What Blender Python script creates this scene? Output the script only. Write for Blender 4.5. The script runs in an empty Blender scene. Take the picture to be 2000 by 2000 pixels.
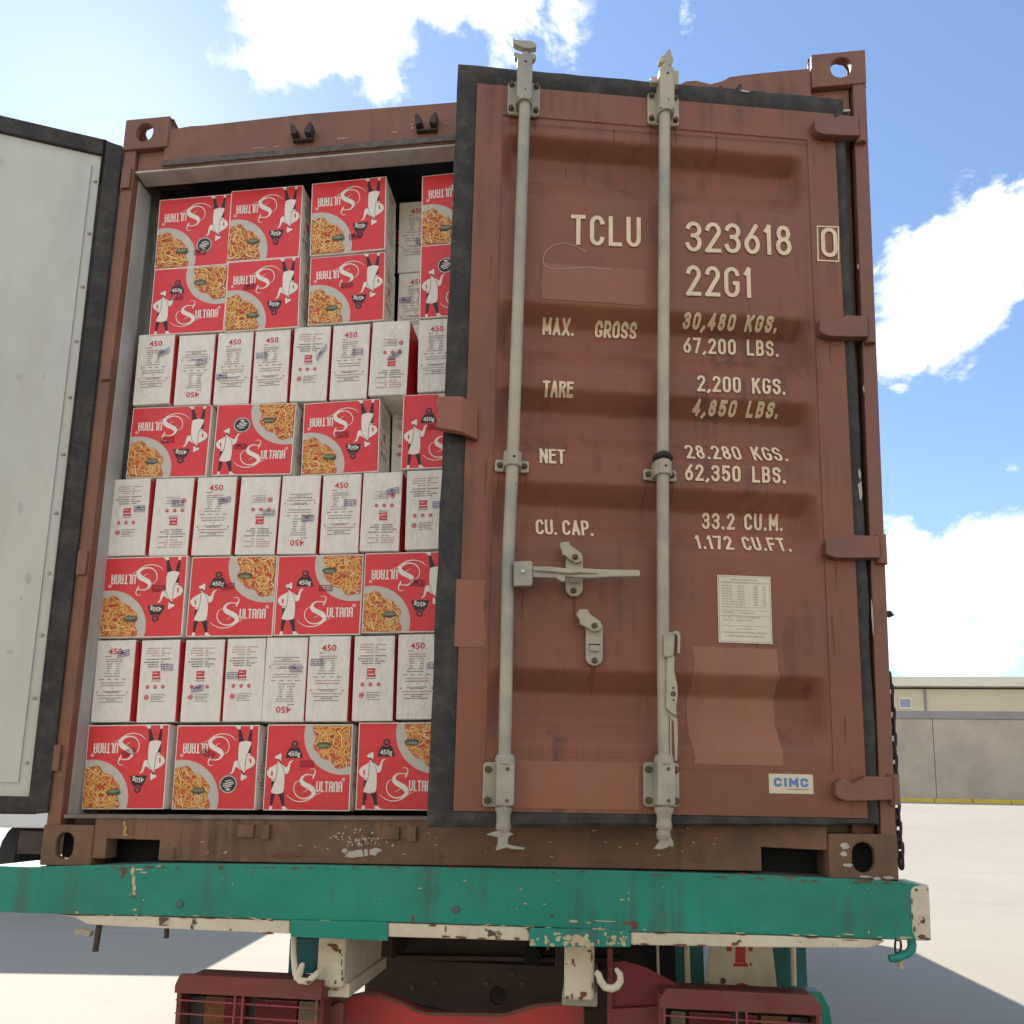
import bpy, bmesh, math, random
from mathutils import Vector, Matrix
random.seed(7)
sc = bpy.context.scene
COL = sc.collection
# ------------------------------------------------------------------ camera
CAM = Vector((1.6493, -2.0396, 0.2253)); YAW, PITCH, ROLL = 0.1070, 0.1422, 0.0193
FPX, PX0, PY0 = 1393.19, 1024.41, 1357.53          # focal length and optical centre in 2000 px units
cy, sy, cp, sp = math.cos(YAW), math.sin(YAW), math.cos(PITCH), math.sin(PITCH)
FW = Vector((-sy * cp, cy * cp, sp)); R0 = Vector((cy, sy, 0)); U0 = R0.cross(FW)
RT = R0 * math.cos(ROLL) + U0 * math.sin(ROLL); UP = -R0 * math.sin(ROLL) + U0 * math.cos(ROLL)
cam = bpy.data.cameras.new("camera"); camo = bpy.data.objects.new("camera", cam); COL.objects.link(camo)
camo.matrix_world = Matrix(((RT.x, UP.x, -FW.x, CAM.x), (RT.y, UP.y, -FW.y, CAM.y), (RT.z, UP.z, -FW.z, CAM.z), (0, 0, 0, 1)))
cam.sensor_width = 36; cam.lens = FPX * 36 / 2000
cam.shift_x = (1000 - PX0) / 2000; cam.shift_y = (PY0 - 1000) / 2000
cam.clip_start = 0.05; cam.clip_end = 3000
sc.camera = camo
sc.cycles.max_bounces = 6; sc.cycles.diffuse_bounces = 4; sc.cycles.glossy_bounces = 3
# ------------------------------------------------------------------ light
SUN_AZ, SUN_EL = math.radians(40), math.radians(41)      # azimuth measured to the left of +Y
SD = Vector((-math.sin(SUN_AZ) * math.cos(SUN_EL), math.cos(SUN_AZ) * math.cos(SUN_EL), math.sin(SUN_EL)))
sun = bpy.data.lights.new("sun", 'SUN'); sun.energy = 4.1; sun.angle = math.radians(0.5); sun.color = (1, 0.95, 0.87)
suno = bpy.data.objects.new("sun", sun); COL.objects.link(suno)
suno.rotation_euler = SD.to_track_quat('Z', 'Y').to_euler()
sc.view_settings.view_transform = 'Standard'; sc.view_settings.look = 'None'
sc.view_settings.exposure = 1.2; sc.view_settings.gamma = 1; sc.view_settings.use_curve_mapping = False


def ray(px, py):
    return FW + RT * ((px - PX0) / FPX) - UP * ((py - PY0) / FPX)


def F(px, py, y=0.0):                                   # pixel of the photo -> x, z on the plane at depth y
    d = ray(px, py); t = (y - CAM.y) / d.y; P = CAM + d * t
    return P.x, P.z


world = bpy.data.worlds.new("World"); sc.world = world; world.use_nodes = True
wn, wl = world.node_tree.nodes, world.node_tree.links
for n in list(wn): wn.remove(n)


def N(nodes, typ, **kw):
    n = nodes.new(typ)
    for k, v in kw.items():
        if k.startswith('i_'):
            key = k[2:]; key = int(key) if key.isdigit() else key.replace('_', ' ')
            n.inputs[key].default_value = v
        else: setattr(n, k, v)
    return n


wo = N(wn, 'ShaderNodeOutputWorld'); bg = N(wn, 'ShaderNodeBackground'); bg.inputs[1].default_value = 0.105
sky = N(wn, 'ShaderNodeTexSky', sky_type='NISHITA', sun_disc=False, sun_elevation=SUN_EL, sun_rotation=-SUN_AZ,
        altitude=20, air_density=1.0, dust_density=0.12, ozone_density=1.6)
tc = N(wn, 'ShaderNodeTexCoord')
nrm = N(wn, 'ShaderNodeVectorMath', operation='NORMALIZE'); wl.new(tc.outputs['Generated'], nrm.inputs[0])


def cloud_noise(scale, detail, rough, off, dist=0.0):
    mp = N(wn, 'ShaderNodeMapping'); mp.inputs['Location'].default_value = off; mp.inputs['Scale'].default_value = (1, 1, 1.5)
    wl.new(nrm.outputs[0], mp.inputs[0])
    nz = N(wn, 'ShaderNodeTexNoise', i_Scale=scale, i_Detail=detail, i_Roughness=rough, i_Distortion=dist)
    wl.new(mp.outputs[0], nz.inputs['Vector']); return nz.outputs['Fac']


def wmath(op, a, b, clamp=False):
    m = N(wn, 'ShaderNodeMath', operation=op, use_clamp=clamp)
    for i, v in enumerate((a, b)):
        if isinstance(v, (int, float)): m.inputs[i].default_value = v
        else: wl.new(v, m.inputs[i])
    return m.outputs[0]


big = cloud_noise(9.0, 8, 0.60, (3.1, 1.7, 0.4), 0.25)
acc = big
CLOUDS = [((560, -20), 0.10, .44), ((700, 30), 0.10, .44), ((470, 50), 0.035, .22), ((780, 75), 0.07, .34), ((860, -30), 0.09, .36), ((1010, -50), 0.10, .36), ((1110, 20), 0.06, .38), ((1150, 90), 0.03, .22), ((1400, -700), .3, .2),
          ((1840, 560), 0.11, .46), ((1750, 450), 0.04, .30), ((1760, 660), 0.07, .38), ((1940, 470), 0.10, .42), ((1812, 315), 0.022, .2), ((1810, 1180), 0.12, .46), ((1770, 1070), 0.055, .36), ((1950, 1150), 0.15, .40), ((700, -600), .3, .2)]
bias = None
for (px, py), rad, amt in CLOUDS:
    d = ray(px, py).normalized()
    vd = N(wn, 'ShaderNodeVectorMath', operation='DISTANCE'); wl.new(nrm.outputs[0], vd.inputs[0]); vd.inputs[1].default_value = d
    mr = N(wn, 'ShaderNodeMapRange', interpolation_type='SMOOTHSTEP'); wl.new(vd.outputs['Value'], mr.inputs[0])
    mr.inputs[1].default_value = 0; mr.inputs[2].default_value = rad * 1.35; mr.inputs[3].default_value = amt; mr.inputs[4].default_value = 0
    bias = mr.outputs[0] if bias is None else wmath('MAXIMUM', bias, mr.outputs[0])
sxyz = N(wn, 'ShaderNodeSeparateXYZ'); wl.new(nrm.outputs[0], sxyz.inputs[0])
mb_ = N(wn, 'ShaderNodeMapRange', interpolation_type='SMOOTHSTEP'); wl.new(sxyz.outputs[1], mb_.inputs[0])    # extra cloud added behind the camera as light from above
mb_.inputs[1].default_value = .15; mb_.inputs[2].default_value = -.4; mb_.inputs[3].default_value = 0; mb_.inputs[4].default_value = .27
bias = wmath('MAXIMUM', bias, mb_.outputs[0])
dens = wmath('ADD', acc, bias)
cr = N(wn, 'ShaderNodeMapRange', interpolation_type='SMOOTHSTEP'); wl.new(dens, cr.inputs[0])
cr.inputs[1].default_value = 0.69; cr.inputs[2].default_value = 0.83
sh = cloud_noise(5.5, 5, 0.55, (0.3, 5.1, 2.2))
ccol = N(wn, 'ShaderNodeMixRGB'); wl.new(sh, ccol.inputs[0]); ccol.inputs[1].default_value = (3.4, 3.8, 4.7, 1); ccol.inputs[2].default_value = (8.8, 8.8, 8.8, 1)
mixc = N(wn, 'ShaderNodeMixRGB'); wl.new(cr.outputs[0], mixc.inputs[0]); wl.new(sky.outputs[0], mixc.inputs[1]); wl.new(ccol.outputs[0], mixc.inputs[2])
wl.new(mixc.outputs[0], bg.inputs[0]); wl.new(bg.outputs[0], wo.inputs[0])

# ------------------------------------------------------------------ materials


def srgb(r, g, b):
    f = lambda c: (c / 255 / 12.92) if c / 255 <= .04045 else ((c / 255 + .055) / 1.055) ** 2.4
    return (f(r), f(g), f(b), 1)


def mat(name, col, rough=0.6, var=0.12, vscale=6, metal=0, dirt=None, dirt_amt=0.35, dscale=3.0, chips=None, chip_thr=0.66, cscale=14,
        streak=False, bump=0.0, bscale=60, spec=0.4, runs=None, run_amt=.5, dent=0):
    m = bpy.data.materials.new(name); m.use_nodes = True
    n, l = m.node_tree.nodes, m.node_tree.links; n.clear()
    o = N(n, 'ShaderNodeOutputMaterial'); b = N(n, 'ShaderNodeBsdfPrincipled'); l.new(b.outputs[0], o.inputs[0])
    b.inputs['Roughness'].default_value = rough; b.inputs['Metallic'].default_value = metal; b.inputs['Specular IOR Level'].default_value = spec
    if not var and not dirt and not chips:
        b.inputs['Base Color'].default_value = col; return m
    t = N(n, 'ShaderNodeTexCoord'); src = t.outputs['Object']
    nz = N(n, 'ShaderNodeTexNoise', i_Scale=vscale, i_Detail=6, i_Roughness=.6); l.new(src, nz.inputs['Vector'])
    mx = N(n, 'ShaderNodeMixRGB'); lo = [c * (1 - var) for c in col[:3]] + [1]; hi = [min(1, c * (1 + var)) for c in col[:3]] + [1]
    mx.inputs[1].default_value = lo; mx.inputs[2].default_value = hi
    r = N(n, 'ShaderNodeMapRange'); l.new(nz.outputs['Fac'], r.inputs[0]); r.inputs[1].default_value = .3; r.inputs[2].default_value = .7
    l.new(r.outputs[0], mx.inputs[0]); out = mx.outputs[0]
    if dirt:
        mp = N(n, 'ShaderNodeMapping'); mp.inputs['Scale'].default_value = (1, 1, .18) if streak else (1, 1, 1); mp.inputs['Location'].default_value = (3, 7, 1)
        l.new(src, mp.inputs[0])
        dz = N(n, 'ShaderNodeTexNoise', i_Scale=dscale * (3 if streak else 1), i_Detail=8, i_Roughness=.68); l.new(mp.outputs[0], dz.inputs['Vector'])
        dr = N(n, 'ShaderNodeMapRange'); l.new(dz.outputs['Fac'], dr.inputs[0]); dr.inputs[1].default_value = .46; dr.inputs[2].default_value = .72; dr.inputs[4].default_value = dirt_amt
        dm = N(n, 'ShaderNodeMixRGB'); l.new(dr.outputs[0], dm.inputs[0]); l.new(out, dm.inputs[1]); dm.inputs[2].default_value = dirt; out = dm.outputs[0]
    if runs:                                              # long thin vertical runs of rust or dirt
        mpr = N(n, 'ShaderNodeMapping'); mpr.inputs['Scale'].default_value = (1, 1, .045); mpr.inputs['Location'].default_value = (5, 1, 2); l.new(src, mpr.inputs[0])
        rz = N(n, 'ShaderNodeTexNoise', i_Scale=26, i_Detail=5, i_Roughness=.6); l.new(mpr.outputs[0], rz.inputs['Vector'])
        lz = N(n, 'ShaderNodeTexNoise', i_Scale=3.1, i_Detail=5, i_Roughness=.6); l.new(src, lz.inputs['Vector'])
        pm = N(n, 'ShaderNodeMath', operation='MULTIPLY'); l.new(rz.outputs['Fac'], pm.inputs[0]); l.new(lz.outputs['Fac'], pm.inputs[1])
        rr_ = N(n, 'ShaderNodeMapRange'); l.new(pm.outputs[0], rr_.inputs[0]); rr_.inputs[1].default_value = .27; rr_.inputs[2].default_value = .40; rr_.inputs[4].default_value = run_amt
        rm = N(n, 'ShaderNodeMixRGB'); l.new(rr_.outputs[0], rm.inputs[0]); l.new(out, rm.inputs[1]); rm.inputs[2].default_value = runs; out = rm.outputs[0]
    if chips:
        cz = N(n, 'ShaderNodeTexNoise', i_Scale=cscale, i_Detail=7, i_Roughness=.7); mp2 = N(n, 'ShaderNodeMapping'); mp2.inputs['Location'].default_value = (11, 2, 5)
        l.new(src, mp2.inputs[0]); l.new(mp2.outputs[0], cz.inputs['Vector'])
        c2 = N(n, 'ShaderNodeMapRange'); l.new(cz.outputs['Fac'], c2.inputs[0]); c2.inputs[1].default_value = chip_thr; c2.inputs[2].default_value = chip_thr + .012
        cm = N(n, 'ShaderNodeMixRGB'); l.new(c2.outputs[0], cm.inputs[0]); l.new(out, cm.inputs[1]); cm.inputs[2].default_value = chips; out = cm.outputs[0]
    l.new(out, b.inputs['Base Color'])
    rn = N(n, 'ShaderNodeMapRange'); l.new(nz.outputs['Fac'], rn.inputs[0]); rn.inputs[1].default_value = .3; rn.inputs[2].default_value = .7
    rn.inputs[3].default_value = max(.05, rough - .12); rn.inputs[4].default_value = min(1, rough + .12); l.new(rn.outputs[0], b.inputs['Roughness'])
    if bump:
        bz = N(n, 'ShaderNodeTexNoise', i_Scale=bscale, i_Detail=4, i_Roughness=.6); l.new(src, bz.inputs['Vector'])
        bp = N(n, 'ShaderNodeBump', i_Strength=bump, i_Distance=.004); l.new(bz.outputs['Fac'], bp.inputs['Height']); l.new(bp.outputs[0], b.inputs['Normal'])
        if dent:
            dz2 = N(n, 'ShaderNodeTexNoise', i_Scale=5, i_Detail=2); l.new(src, dz2.inputs['Vector'])
            bp2 = N(n, 'ShaderNodeBump', i_Strength=dent, i_Distance=.03); l.new(dz2.outputs['Fac'], bp2.inputs['Height']); l.new(bp.outputs[0], bp2.inputs['Normal']); l.new(bp2.outputs[0], b.inputs['Normal'])
    return m


RUST = (0.105, 0.05, 0.028, 1); GRIME = (0.075, 0.06, 0.048, 1)
M_door = mat('door_paint', (0.245, 0.087, 0.047, 1), .55, .14, 2.2, dirt=(0.165, 0.07, 0.038, 1), dirt_amt=.7, dscale=2.0, streak=False, bump=.22, bscale=12, spec=.35, runs=(.105, .05, .032, 1), run_amt=.75, dent=.22, chips=(.10, .04, .022, 1), chip_thr=.755, cscale=30)
M_frame = mat('frame_paint', (0.225, 0.092, 0.052, 1), .62, .18, 5, dirt=GRIME, dirt_amt=.5, dscale=5, chips=RUST, chip_thr=.69, cscale=18, bump=.3, bscale=30, runs=(.09, .05, .035, 1), run_amt=.7, dent=.3)
M_sill = mat('sill_paint', (0.185, 0.098, 0.054, 1), .78, .25, 6, dirt=(0.085, 0.06, 0.036, 1), dirt_amt=.9, dscale=4, chips=(.25, .2, .15, 1), chip_thr=.735, cscale=22, bump=.5, bscale=40, runs=(.07, .045, .028, 1), run_amt=.8, dent=.3)
M_hinge = mat('hinge_paint', (0.215, 0.088, 0.055, 1), .55, .15, 9, dirt=GRIME, dirt_amt=.35, dscale=9, bump=.2, bscale=40)
M_patch = mat('repaint_patch', (0.32, 0.134, 0.076, 1), .6, .08, 6, dirt=(0.2, 0.1, .07, 1), dirt_amt=.4, dscale=4, streak=True)
M_rubber = mat('rubber_seal', (0.050, 0.046, 0.043, 1), .75, .25, 12, dirt=(0.13, .115, .088, 1), dirt_amt=.6, dscale=16, bump=.4, bscale=50, spec=.12)
M_galv = mat('cream_grey_metal', (0.43, 0.375, 0.26, 1), .5, .12, 14, dirt=(0.24, .235, .215, 1), dirt_amt=1.0, dscale=3.5, chips=(.15, .10, .065, 1), chip_thr=.70, cscale=30, bump=.25, bscale=90)
M_bolt = mat('rusty_bolt', (0.12, 0.075, 0.052, 1), .8, .35, 60, bump=.5, bscale=200)
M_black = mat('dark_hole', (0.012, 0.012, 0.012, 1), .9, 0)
M_letter = mat('cream_lettering', (0.78, 0.60, 0.39, 1), .6, .07, 20, dirt=(.4, .25, .16, 1), dirt_amt=.35, dscale=30)
M_inner = mat('pale_grey_lining', (0.47, 0.45, 0.41, 1), .6, .12, 4, dirt=(.2, .19, .17, 1), dirt_amt=.6, dscale=5, streak=True)
M_doorin = mat('pale_door_lining', (0.56, 0.55, 0.47, 1), .6, .08, 3, dirt=(.42, .38, .29, 1), dirt_amt=.4, dscale=3, streak=True)
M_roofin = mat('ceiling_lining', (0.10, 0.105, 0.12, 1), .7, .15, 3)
M_card = mat('white_cardboard', (0.80, 0.74, 0.65, 1), .82, .05, 9, dirt=(.64, .58, .49, 1), dirt_amt=.4, dscale=5, dent=.25, bump=.15, bscale=20, spec=.15)
M_red = mat('red_print', (0.72, 0.050, 0.052, 1), .48, .06, 6, dent=.25, bump=.12, bscale=16, spec=.35)
M_white = mat('white_print', (0.82, 0.75, 0.64, 1), .6, 0)
M_ink = mat('black_print', (0.035, 0.028, 0.03, 1), .6, 0)
M_grey = mat('grey_text_print', (0.22, 0.19, 0.17, 1), .7, 0)
M_pinkt = mat('pink_text_print', (0.46, 0.20, 0.18, 1), .7, 0)
M_redt = mat('red_text_print', (0.62, 0.05, 0.065, 1), .6, 0)
M_plate = mat('plate_print', (0.56, 0.51, 0.42, 1), .6, .05, 6)
M_sauce = mat('sauce_print', (0.60, 0.14, 0.05, 1), .55, .45, 14)
M_sauce2 = mat('tomato_print', (0.55, 0.07, 0.045, 1), .55, .2, 14)
M_past1 = mat('pasta_print', (0.86, 0.45, 0.11, 1), .55, .15, 20)
M_past2 = mat('light_pasta_print', (0.95, 0.66, 0.28, 1), .55, .1, 20)
M_past3 = mat('dark_pasta_print', (0.42, 0.10, 0.025, 1), .55, .1, 20)
M_leaf = mat('basil_print', (0.055, 0.065, 0.04, 1), .55, .3, 20)
M_leaf2 = mat('light_basil_print', (0.20, 0.22, 0.13, 1), .55, .2, 20)
M_stamp = mat('purple_stamp_ink', (0.10, 0.075, 0.22, 1), .7, 0)
M_stampd = mat('dark_stamp_ink', (0.16, 0.02, 0.045, 1), .7, 0)
M_green = mat('teal_paint', (0.010, 0.235, 0.165, 1), .42, .10, 3, dirt=(0.022, .15, .11, 1), dirt_amt=.8, dscale=2.2, chips=(.30, .16, .09, 1), chip_thr=.75, cscale=22, bump=.25, bscale=14, spec=.4, runs=(.05, .10, .075, 1), run_amt=.6, dent=.35)
M_cream = mat('cream_paint', (0.64, 0.55, 0.40, 1), .6, .08, 5, dirt=(.30, .22, .13, 1), dirt_amt=.5, dscale=7, chips=(.09, .06, .04, 1), chip_thr=.635, cscale=12, bump=.35, bscale=40)
M_creamchip = mat('cream_chip', (0.50, 0.41, 0.24, 1), .7, .15, 30)
M_rustchip = mat('rust_chip', (0.16, 0.065, 0.035, 1), .8, .3, 40)
M_whitechip = mat('pale_scuff', (0.46, 0.40, 0.33, 1), .8, .15, 30)
M_chassis = mat('brown_chassis', (0.055, 0.034, 0.028, 1), .7, .3, 5, dirt=GRIME, dirt_amt=.6, dscale=4, bump=.3, bscale=25)
M_redch = mat('red_chassis', (0.50, 0.050, 0.050, 1), .6, .15, 4, dirt=(.17, .07, .05, 1), dirt_amt=.9, dscale=4, bump=.2, bscale=20)
M_dred = mat('dark_red_frame', (0.17, 0.036, 0.028, 1), .55, .15, 6, dirt=(.16, .10, .07, 1), dirt_amt=.5, dscale=6, bump=.2, bscale=30)
M_bar = mat('red_grille', (0.27, 0.055, 0.055, 1), .5, .1, 9)
M_lampb = mat('lamp_housing', (0.05, 0.045, 0.045, 1), .6, .2, 9)
M_lred = mat('red_lens', (0.15, 0.02, 0.02, 1), .3, .15, 9)
M_lamb = mat('amber_lens', (0.19, 0.08, 0.025, 1), .3, .15, 9)
M_lclr = mat('clear_lens', (0.18, 0.15, 0.085, 1), .3, .15, 9)
M_dteal = mat('dark_teal_paint', (0.02, 0.12, 0.115, 1), .5, .15, 5, dirt=GRIME, dirt_amt=.5)
M_tyre = mat('tyre_rubber', (0.03, 0.03, 0.03, 1), .85, .2, 20, bump=.4)
M_conc = None
M_plac = mat('placard_plate', (0.70, 0.61, 0.46, 1), .5, .06, 12, dirt=(.38, .3, .2, 1), dirt_amt=.3, dscale=9)
M_stick = mat('cream_sticker', (0.66, 0.56, 0.40, 1), .5, .04, 12)
M_blue = mat('blue_print', (0.09, 0.20, 0.46, 1), .5, 0)
M_redl = mat('red_sign_paint', (0.50, 0.035, 0.03, 1), .5, .1, 10)
M_chain = mat('rusty_chain', (0.045, 0.032, 0.026, 1), .7, .3, 60)


def ground_material():
    m = bpy.data.materials.new('yard_concrete'); m.use_nodes = True
    n, l = m.node_tree.nodes, m.node_tree.links; n.clear()
    o = N(n, 'ShaderNodeOutputMaterial'); b = N(n, 'ShaderNodeBsdfPrincipled'); l.new(b.outputs[0], o.inputs[0]); b.inputs['Roughness'].default_value = .85
    t = N(n, 'ShaderNodeTexCoord')
    a = N(n, 'ShaderNodeTexNoise', i_Scale=.35, i_Detail=8, i_Roughness=.6); l.new(t.outputs['Object'], a.inputs['Vector'])
    mx = N(n, 'ShaderNodeMixRGB'); l.new(a.outputs['Fac'], mx.inputs[0]); mx.inputs[1].default_value = (.27, .24, .19, 1); mx.inputs[2].default_value = (.36, .32, .26, 1)
    c = N(n, 'ShaderNodeTexNoise', i_Scale=9, i_Detail=9, i_Roughness=.75); l.new(t.outputs['Object'], c.inputs['Vector'])
    r = N(n, 'ShaderNodeMapRange'); l.new(c.outputs['Fac'], r.inputs[0]); r.inputs[1].default_value = .60; r.inputs[2].default_value = .72; r.inputs[4].default_value = .75
    m2 = N(n, 'ShaderNodeMixRGB'); l.new(r.outputs[0], m2.inputs[0]); l.new(mx.outputs[0], m2.inputs[1]); m2.inputs[2].default_value = (.19, .165, .14, 1)
    mp = N(n, 'ShaderNodeMapping'); mp.inputs['Scale'].default_value = (.25, 1.6, 1); mp.inputs['Rotation'].default_value = (0, 0, .5); l.new(t.outputs['Object'], mp.inputs[0])
    s = N(n, 'ShaderNodeTexNoise', i_Scale=1.3, i_Detail=9, i_Roughness=.7); l.new(mp.outputs[0], s.inputs['Vector'])
    r2 = N(n, 'ShaderNodeMapRange'); l.new(s.outputs['Fac'], r2.inputs[0]); r2.inputs[1].default_value = .58; r2.inputs[2].default_value = .66; r2.inputs[4].default_value = .35
    m3 = N(n, 'ShaderNodeMixRGB'); l.new(r2.outputs[0], m3.inputs[0]); l.new(m2.outputs[0], m3.inputs[1]); m3.inputs[2].default_value = (.22, .20, .175, 1)
    l.new(m3.outputs[0], b.inputs['Base Color'])
    bp = N(n, 'ShaderNodeBump', i_Strength=.4, i_Distance=.01); l.new(c.outputs['Fac'], bp.inputs['Height']); l.new(bp.outputs[0], b.inputs['Normal'])
    return m


M_conc = ground_material()
M_wall = mat('grey_block_wall', (0.44, 0.355, 0.265, 1), .85, .12, .8, dirt=(.29, .245, .19, 1), dirt_amt=.6, dscale=.5)
M_wcap = mat('wall_coping', (0.27, 0.245, 0.215, 1), .85, .1, 1)
M_bld = mat('cream_render', (0.55, 0.47, 0.31, 1), .8, .05, .5, dirt=(.45, .38, .25, 1), dirt_amt=.3, dscale=.4)
M_fasc = mat('pale_fascia', (0.66, 0.61, 0.48, 1), .7, .05, 1)
M_yel = mat('yellow_kerb', (0.62, 0.43, 0.05, 1), .7, .1, 3)
M_win = mat('window_glass', (0.25, 0.27, 0.32, 1), .25, .1, 3)

# ------------------------------------------------------------------ mesh helpers


class MB:
    def __init__(s): s.v, s.f, s.m = [], [], []

    def add(s, vs, fs, mi=0):
        o = len(s.v); s.v += [tuple(p) for p in vs]
        for f in fs: s.f.append([o + i for i in f]); s.m.append(mi)
        return s

    def box(s, x0, x1, y0, y1, z0, z1, mi=0):
        vs = [(x0, y0, z0), (x1, y0, z0), (x1, y1, z0), (x0, y1, z0), (x0, y0, z1), (x1, y0, z1), (x1, y1, z1), (x0, y1, z1)]
        return s.add(vs, [(0, 3, 2, 1), (4, 5, 6, 7), (0, 1, 5, 4), (1, 2, 6, 5), (2, 3, 7, 6), (3, 0, 4, 7)], mi)

    def prism(s, pts, y0, y1, mi=0, hole=None):         # polygon in x,z extruded along y (front at y0)
        if sum(pts[i][0] * pts[(i + 1) % len(pts)][1] - pts[(i + 1) % len(pts)][0] * pts[i][1] for i in range(len(pts))) < 0: pts = pts[::-1]
        n = len(pts)
        vs = [(x, y0, z) for x, z in pts] + [(x, y1, z) for x, z in pts]
        fs = [tuple(range(n)), tuple(range(2 * n - 1, n - 1, -1))] + [(i, i + n, (i + 1) % n + n, (i + 1) % n) for i in range(n)]
        return s.add(vs, fs, mi)

    def lathe(s, prof, axis_pts, n=14, mi=0):            # prof: list of (t along 0..1, r), axis from a to b
        a, b = Vector(axis_pts[0]), Vector(axis_pts[1]); d = (b - a); dn = d.normalized()
        u = dn.orthogonal().normalized(); w = dn.cross(u); vs = []
        for t, r in prof:
            c = a + d * t
            for k in range(n):
                an = 2 * math.pi * k / n; vs.append(c + (u * math.cos(an) + w * math.sin(an)) * r)
        m = len(prof); fs = []
        for i in range(m - 1):
            for k in range(n): fs.append((i * n + k, i * n + (k + 1) % n, (i + 1) * n + (k + 1) % n, (i + 1) * n + k))
        fs.append(tuple(range(n - 1, -1, -1))); fs.append(tuple((m - 1) * n + k for k in range(n)))
        return s.add(vs, fs, mi)

    def tube(s, path, r, n=8, mi=0, closed=False):
        P = [Vector(p) for p in path]; m = len(P); rs = r if isinstance(r, (list, tuple)) else [r] * m; vs = []; pu = None
        for i in range(m):
            t = (P[(i + 1) % m] - P[i - 1]) if closed else (P[min(i + 1, m - 1)] - P[max(i - 1, 0)])
            t.normalize()
            if pu is None: u = t.orthogonal().normalized()
            else:
                u = pu - t * pu.dot(t); u.normalize()
            pu = u; w = t.cross(u)
            for k in range(n):
                an = 2 * math.pi * k / n; vs.append(P[i] + (u * math.cos(an) + w * math.sin(an)) * rs[i])
        fs = []
        for i in range(m if closed else m - 1):
            j = (i + 1) % m
            for k in range(n): fs.append((i * n + k, i * n + (k + 1) % n, j * n + (k + 1) % n, j * n + k))
        if not closed: fs.append(tuple(range(n - 1, -1, -1))); fs.append(tuple((m - 1) * n + k for k in range(n)))
        return s.add(vs, fs, mi)

    def poly(s, pts, y, mi=0):                           # flat polygon in x,z facing -y
        if sum(pts[i][0] * pts[(i + 1) % len(pts)][1] - pts[(i + 1) % len(pts)][0] * pts[i][1] for i in range(len(pts))) < 0: pts = pts[::-1]
        return s.add([(x, y, z) for x, z in pts], [tuple(range(len(pts)))], mi)

    def ribbon(s, pts, w, y, mi=0, closed=False, fn=None):  # stroke in x,z ; w constant or list
        m = len(pts); ws = w if isinstance(w, (list, tuple)) else [w] * m; L, Rr = [], []
        for i in range(m):
            a = pts[i - 1] if (i > 0 or closed) else None; c = pts[(i + 1) % m] if (i < m - 1 or closed) else None; p = pts[i]
            ds = []
            if a is not None:
                d = (p[0] - a[0], p[1] - a[1]); q = math.hypot(*d)
                if q > 1e-9: ds.append((d[0] / q, d[1] / q))
            if c is not None:
                d = (c[0] - p[0], c[1] - p[1]); q = math.hypot(*d)
                if q > 1e-9: ds.append((d[0] / q, d[1] / q))
            if not ds: ds = [(1, 0)]
            tx = sum(d[0] for d in ds); tz = sum(d[1] for d in ds); q = math.hypot(tx, tz) or 1; tx /= q; tz /= q
            cosh = max(.45, abs(tx * ds[0][0] + tz * ds[0][1])); h = ws[i] / 2 / cosh
            L.append((p[0] - tz * h, p[1] + tx * h)); Rr.append((p[0] + tz * h, p[1] - tx * h))
        g = fn or (lambda x, z: (x, y, z))
        vs = [g(*p) for p in L] + [g(*p) for p in Rr]
        fs = [(i, i + m, (i + 1) % m + m, (i + 1) % m) for i in range(m if closed else m - 1)]
        return s.add(vs, fs, mi)

    def mesh(s, name, mats, bevel=0.0, seg=2, smooth=False, angle=30):
        me = bpy.data.meshes.new(name); me.from_pydata(s.v, [], s.f)
        for m in (mats if isinstance(mats, (list, tuple)) else [mats]): me.materials.append(m)
        me.polygons.foreach_set('material_index', s.m); me.update()
        if bevel > 0:
            bm = bmesh.new(); bm.from_mesh(me); bmesh.ops.remove_doubles(bm, verts=bm.verts, dist=1e-6)
            es = [e for e in bm.edges if len(e.link_faces) == 2 and e.calc_face_angle(0) > math.radians(angle)]
            bmesh.ops.bevel(bm, geom=es, offset=bevel, segments=seg, profile=.6, affect='EDGES', clamp_overlap=True)
            bm.to_mesh(me); bm.free()
        if smooth:
            me.polygons.foreach_set('use_smooth', [True] * len(me.polygons))
            try: me.set_sharp_from_angle(angle=math.radians(40))
            except Exception: pass
        return me

    def obj(s, name, mats, parent=None, bevel=0.0, seg=2, smooth=False, **tags):
        return link(name, s.mesh(name, mats, bevel, seg, smooth), parent, **tags)


def link(name, data, parent=None, loc=(0, 0, 0), rot=(0, 0, 0), **tags):
    o = bpy.data.objects.new(name, data); COL.objects.link(o); o.location = loc; o.rotation_euler = rot
    if parent is not None: o.parent = parent
    for k, v in tags.items(): o[k] = v
    return o


def thing(name, label, cat, loc=(0, 0, 0), rot=(0, 0, 0), group=None):
    o = link(name, None, None, loc, rot, label=label, category=cat)
    if group: o['group'] = group
    return o


def arc(cx, cz, rx, rz, a0, a1, n=12):
    return [(cx + rx * math.cos(math.radians(a0 + (a1 - a0) * i / n)), cz + rz * math.sin(math.radians(a0 + (a1 - a0) * i / n))) for i in range(n + 1)]


def rrect(x0, x1, z0, z1, r, n=5):
    return arc(x1 - r, z1 - r, r, r, 0, 90, n) + arc(x0 + r, z1 - r, r, r, 90, 180, n) + arc(x0 + r, z0 + r, r, r, 180, 270, n) + arc(x1 - r, z0 + r, r, r, 270, 360, n)


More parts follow.
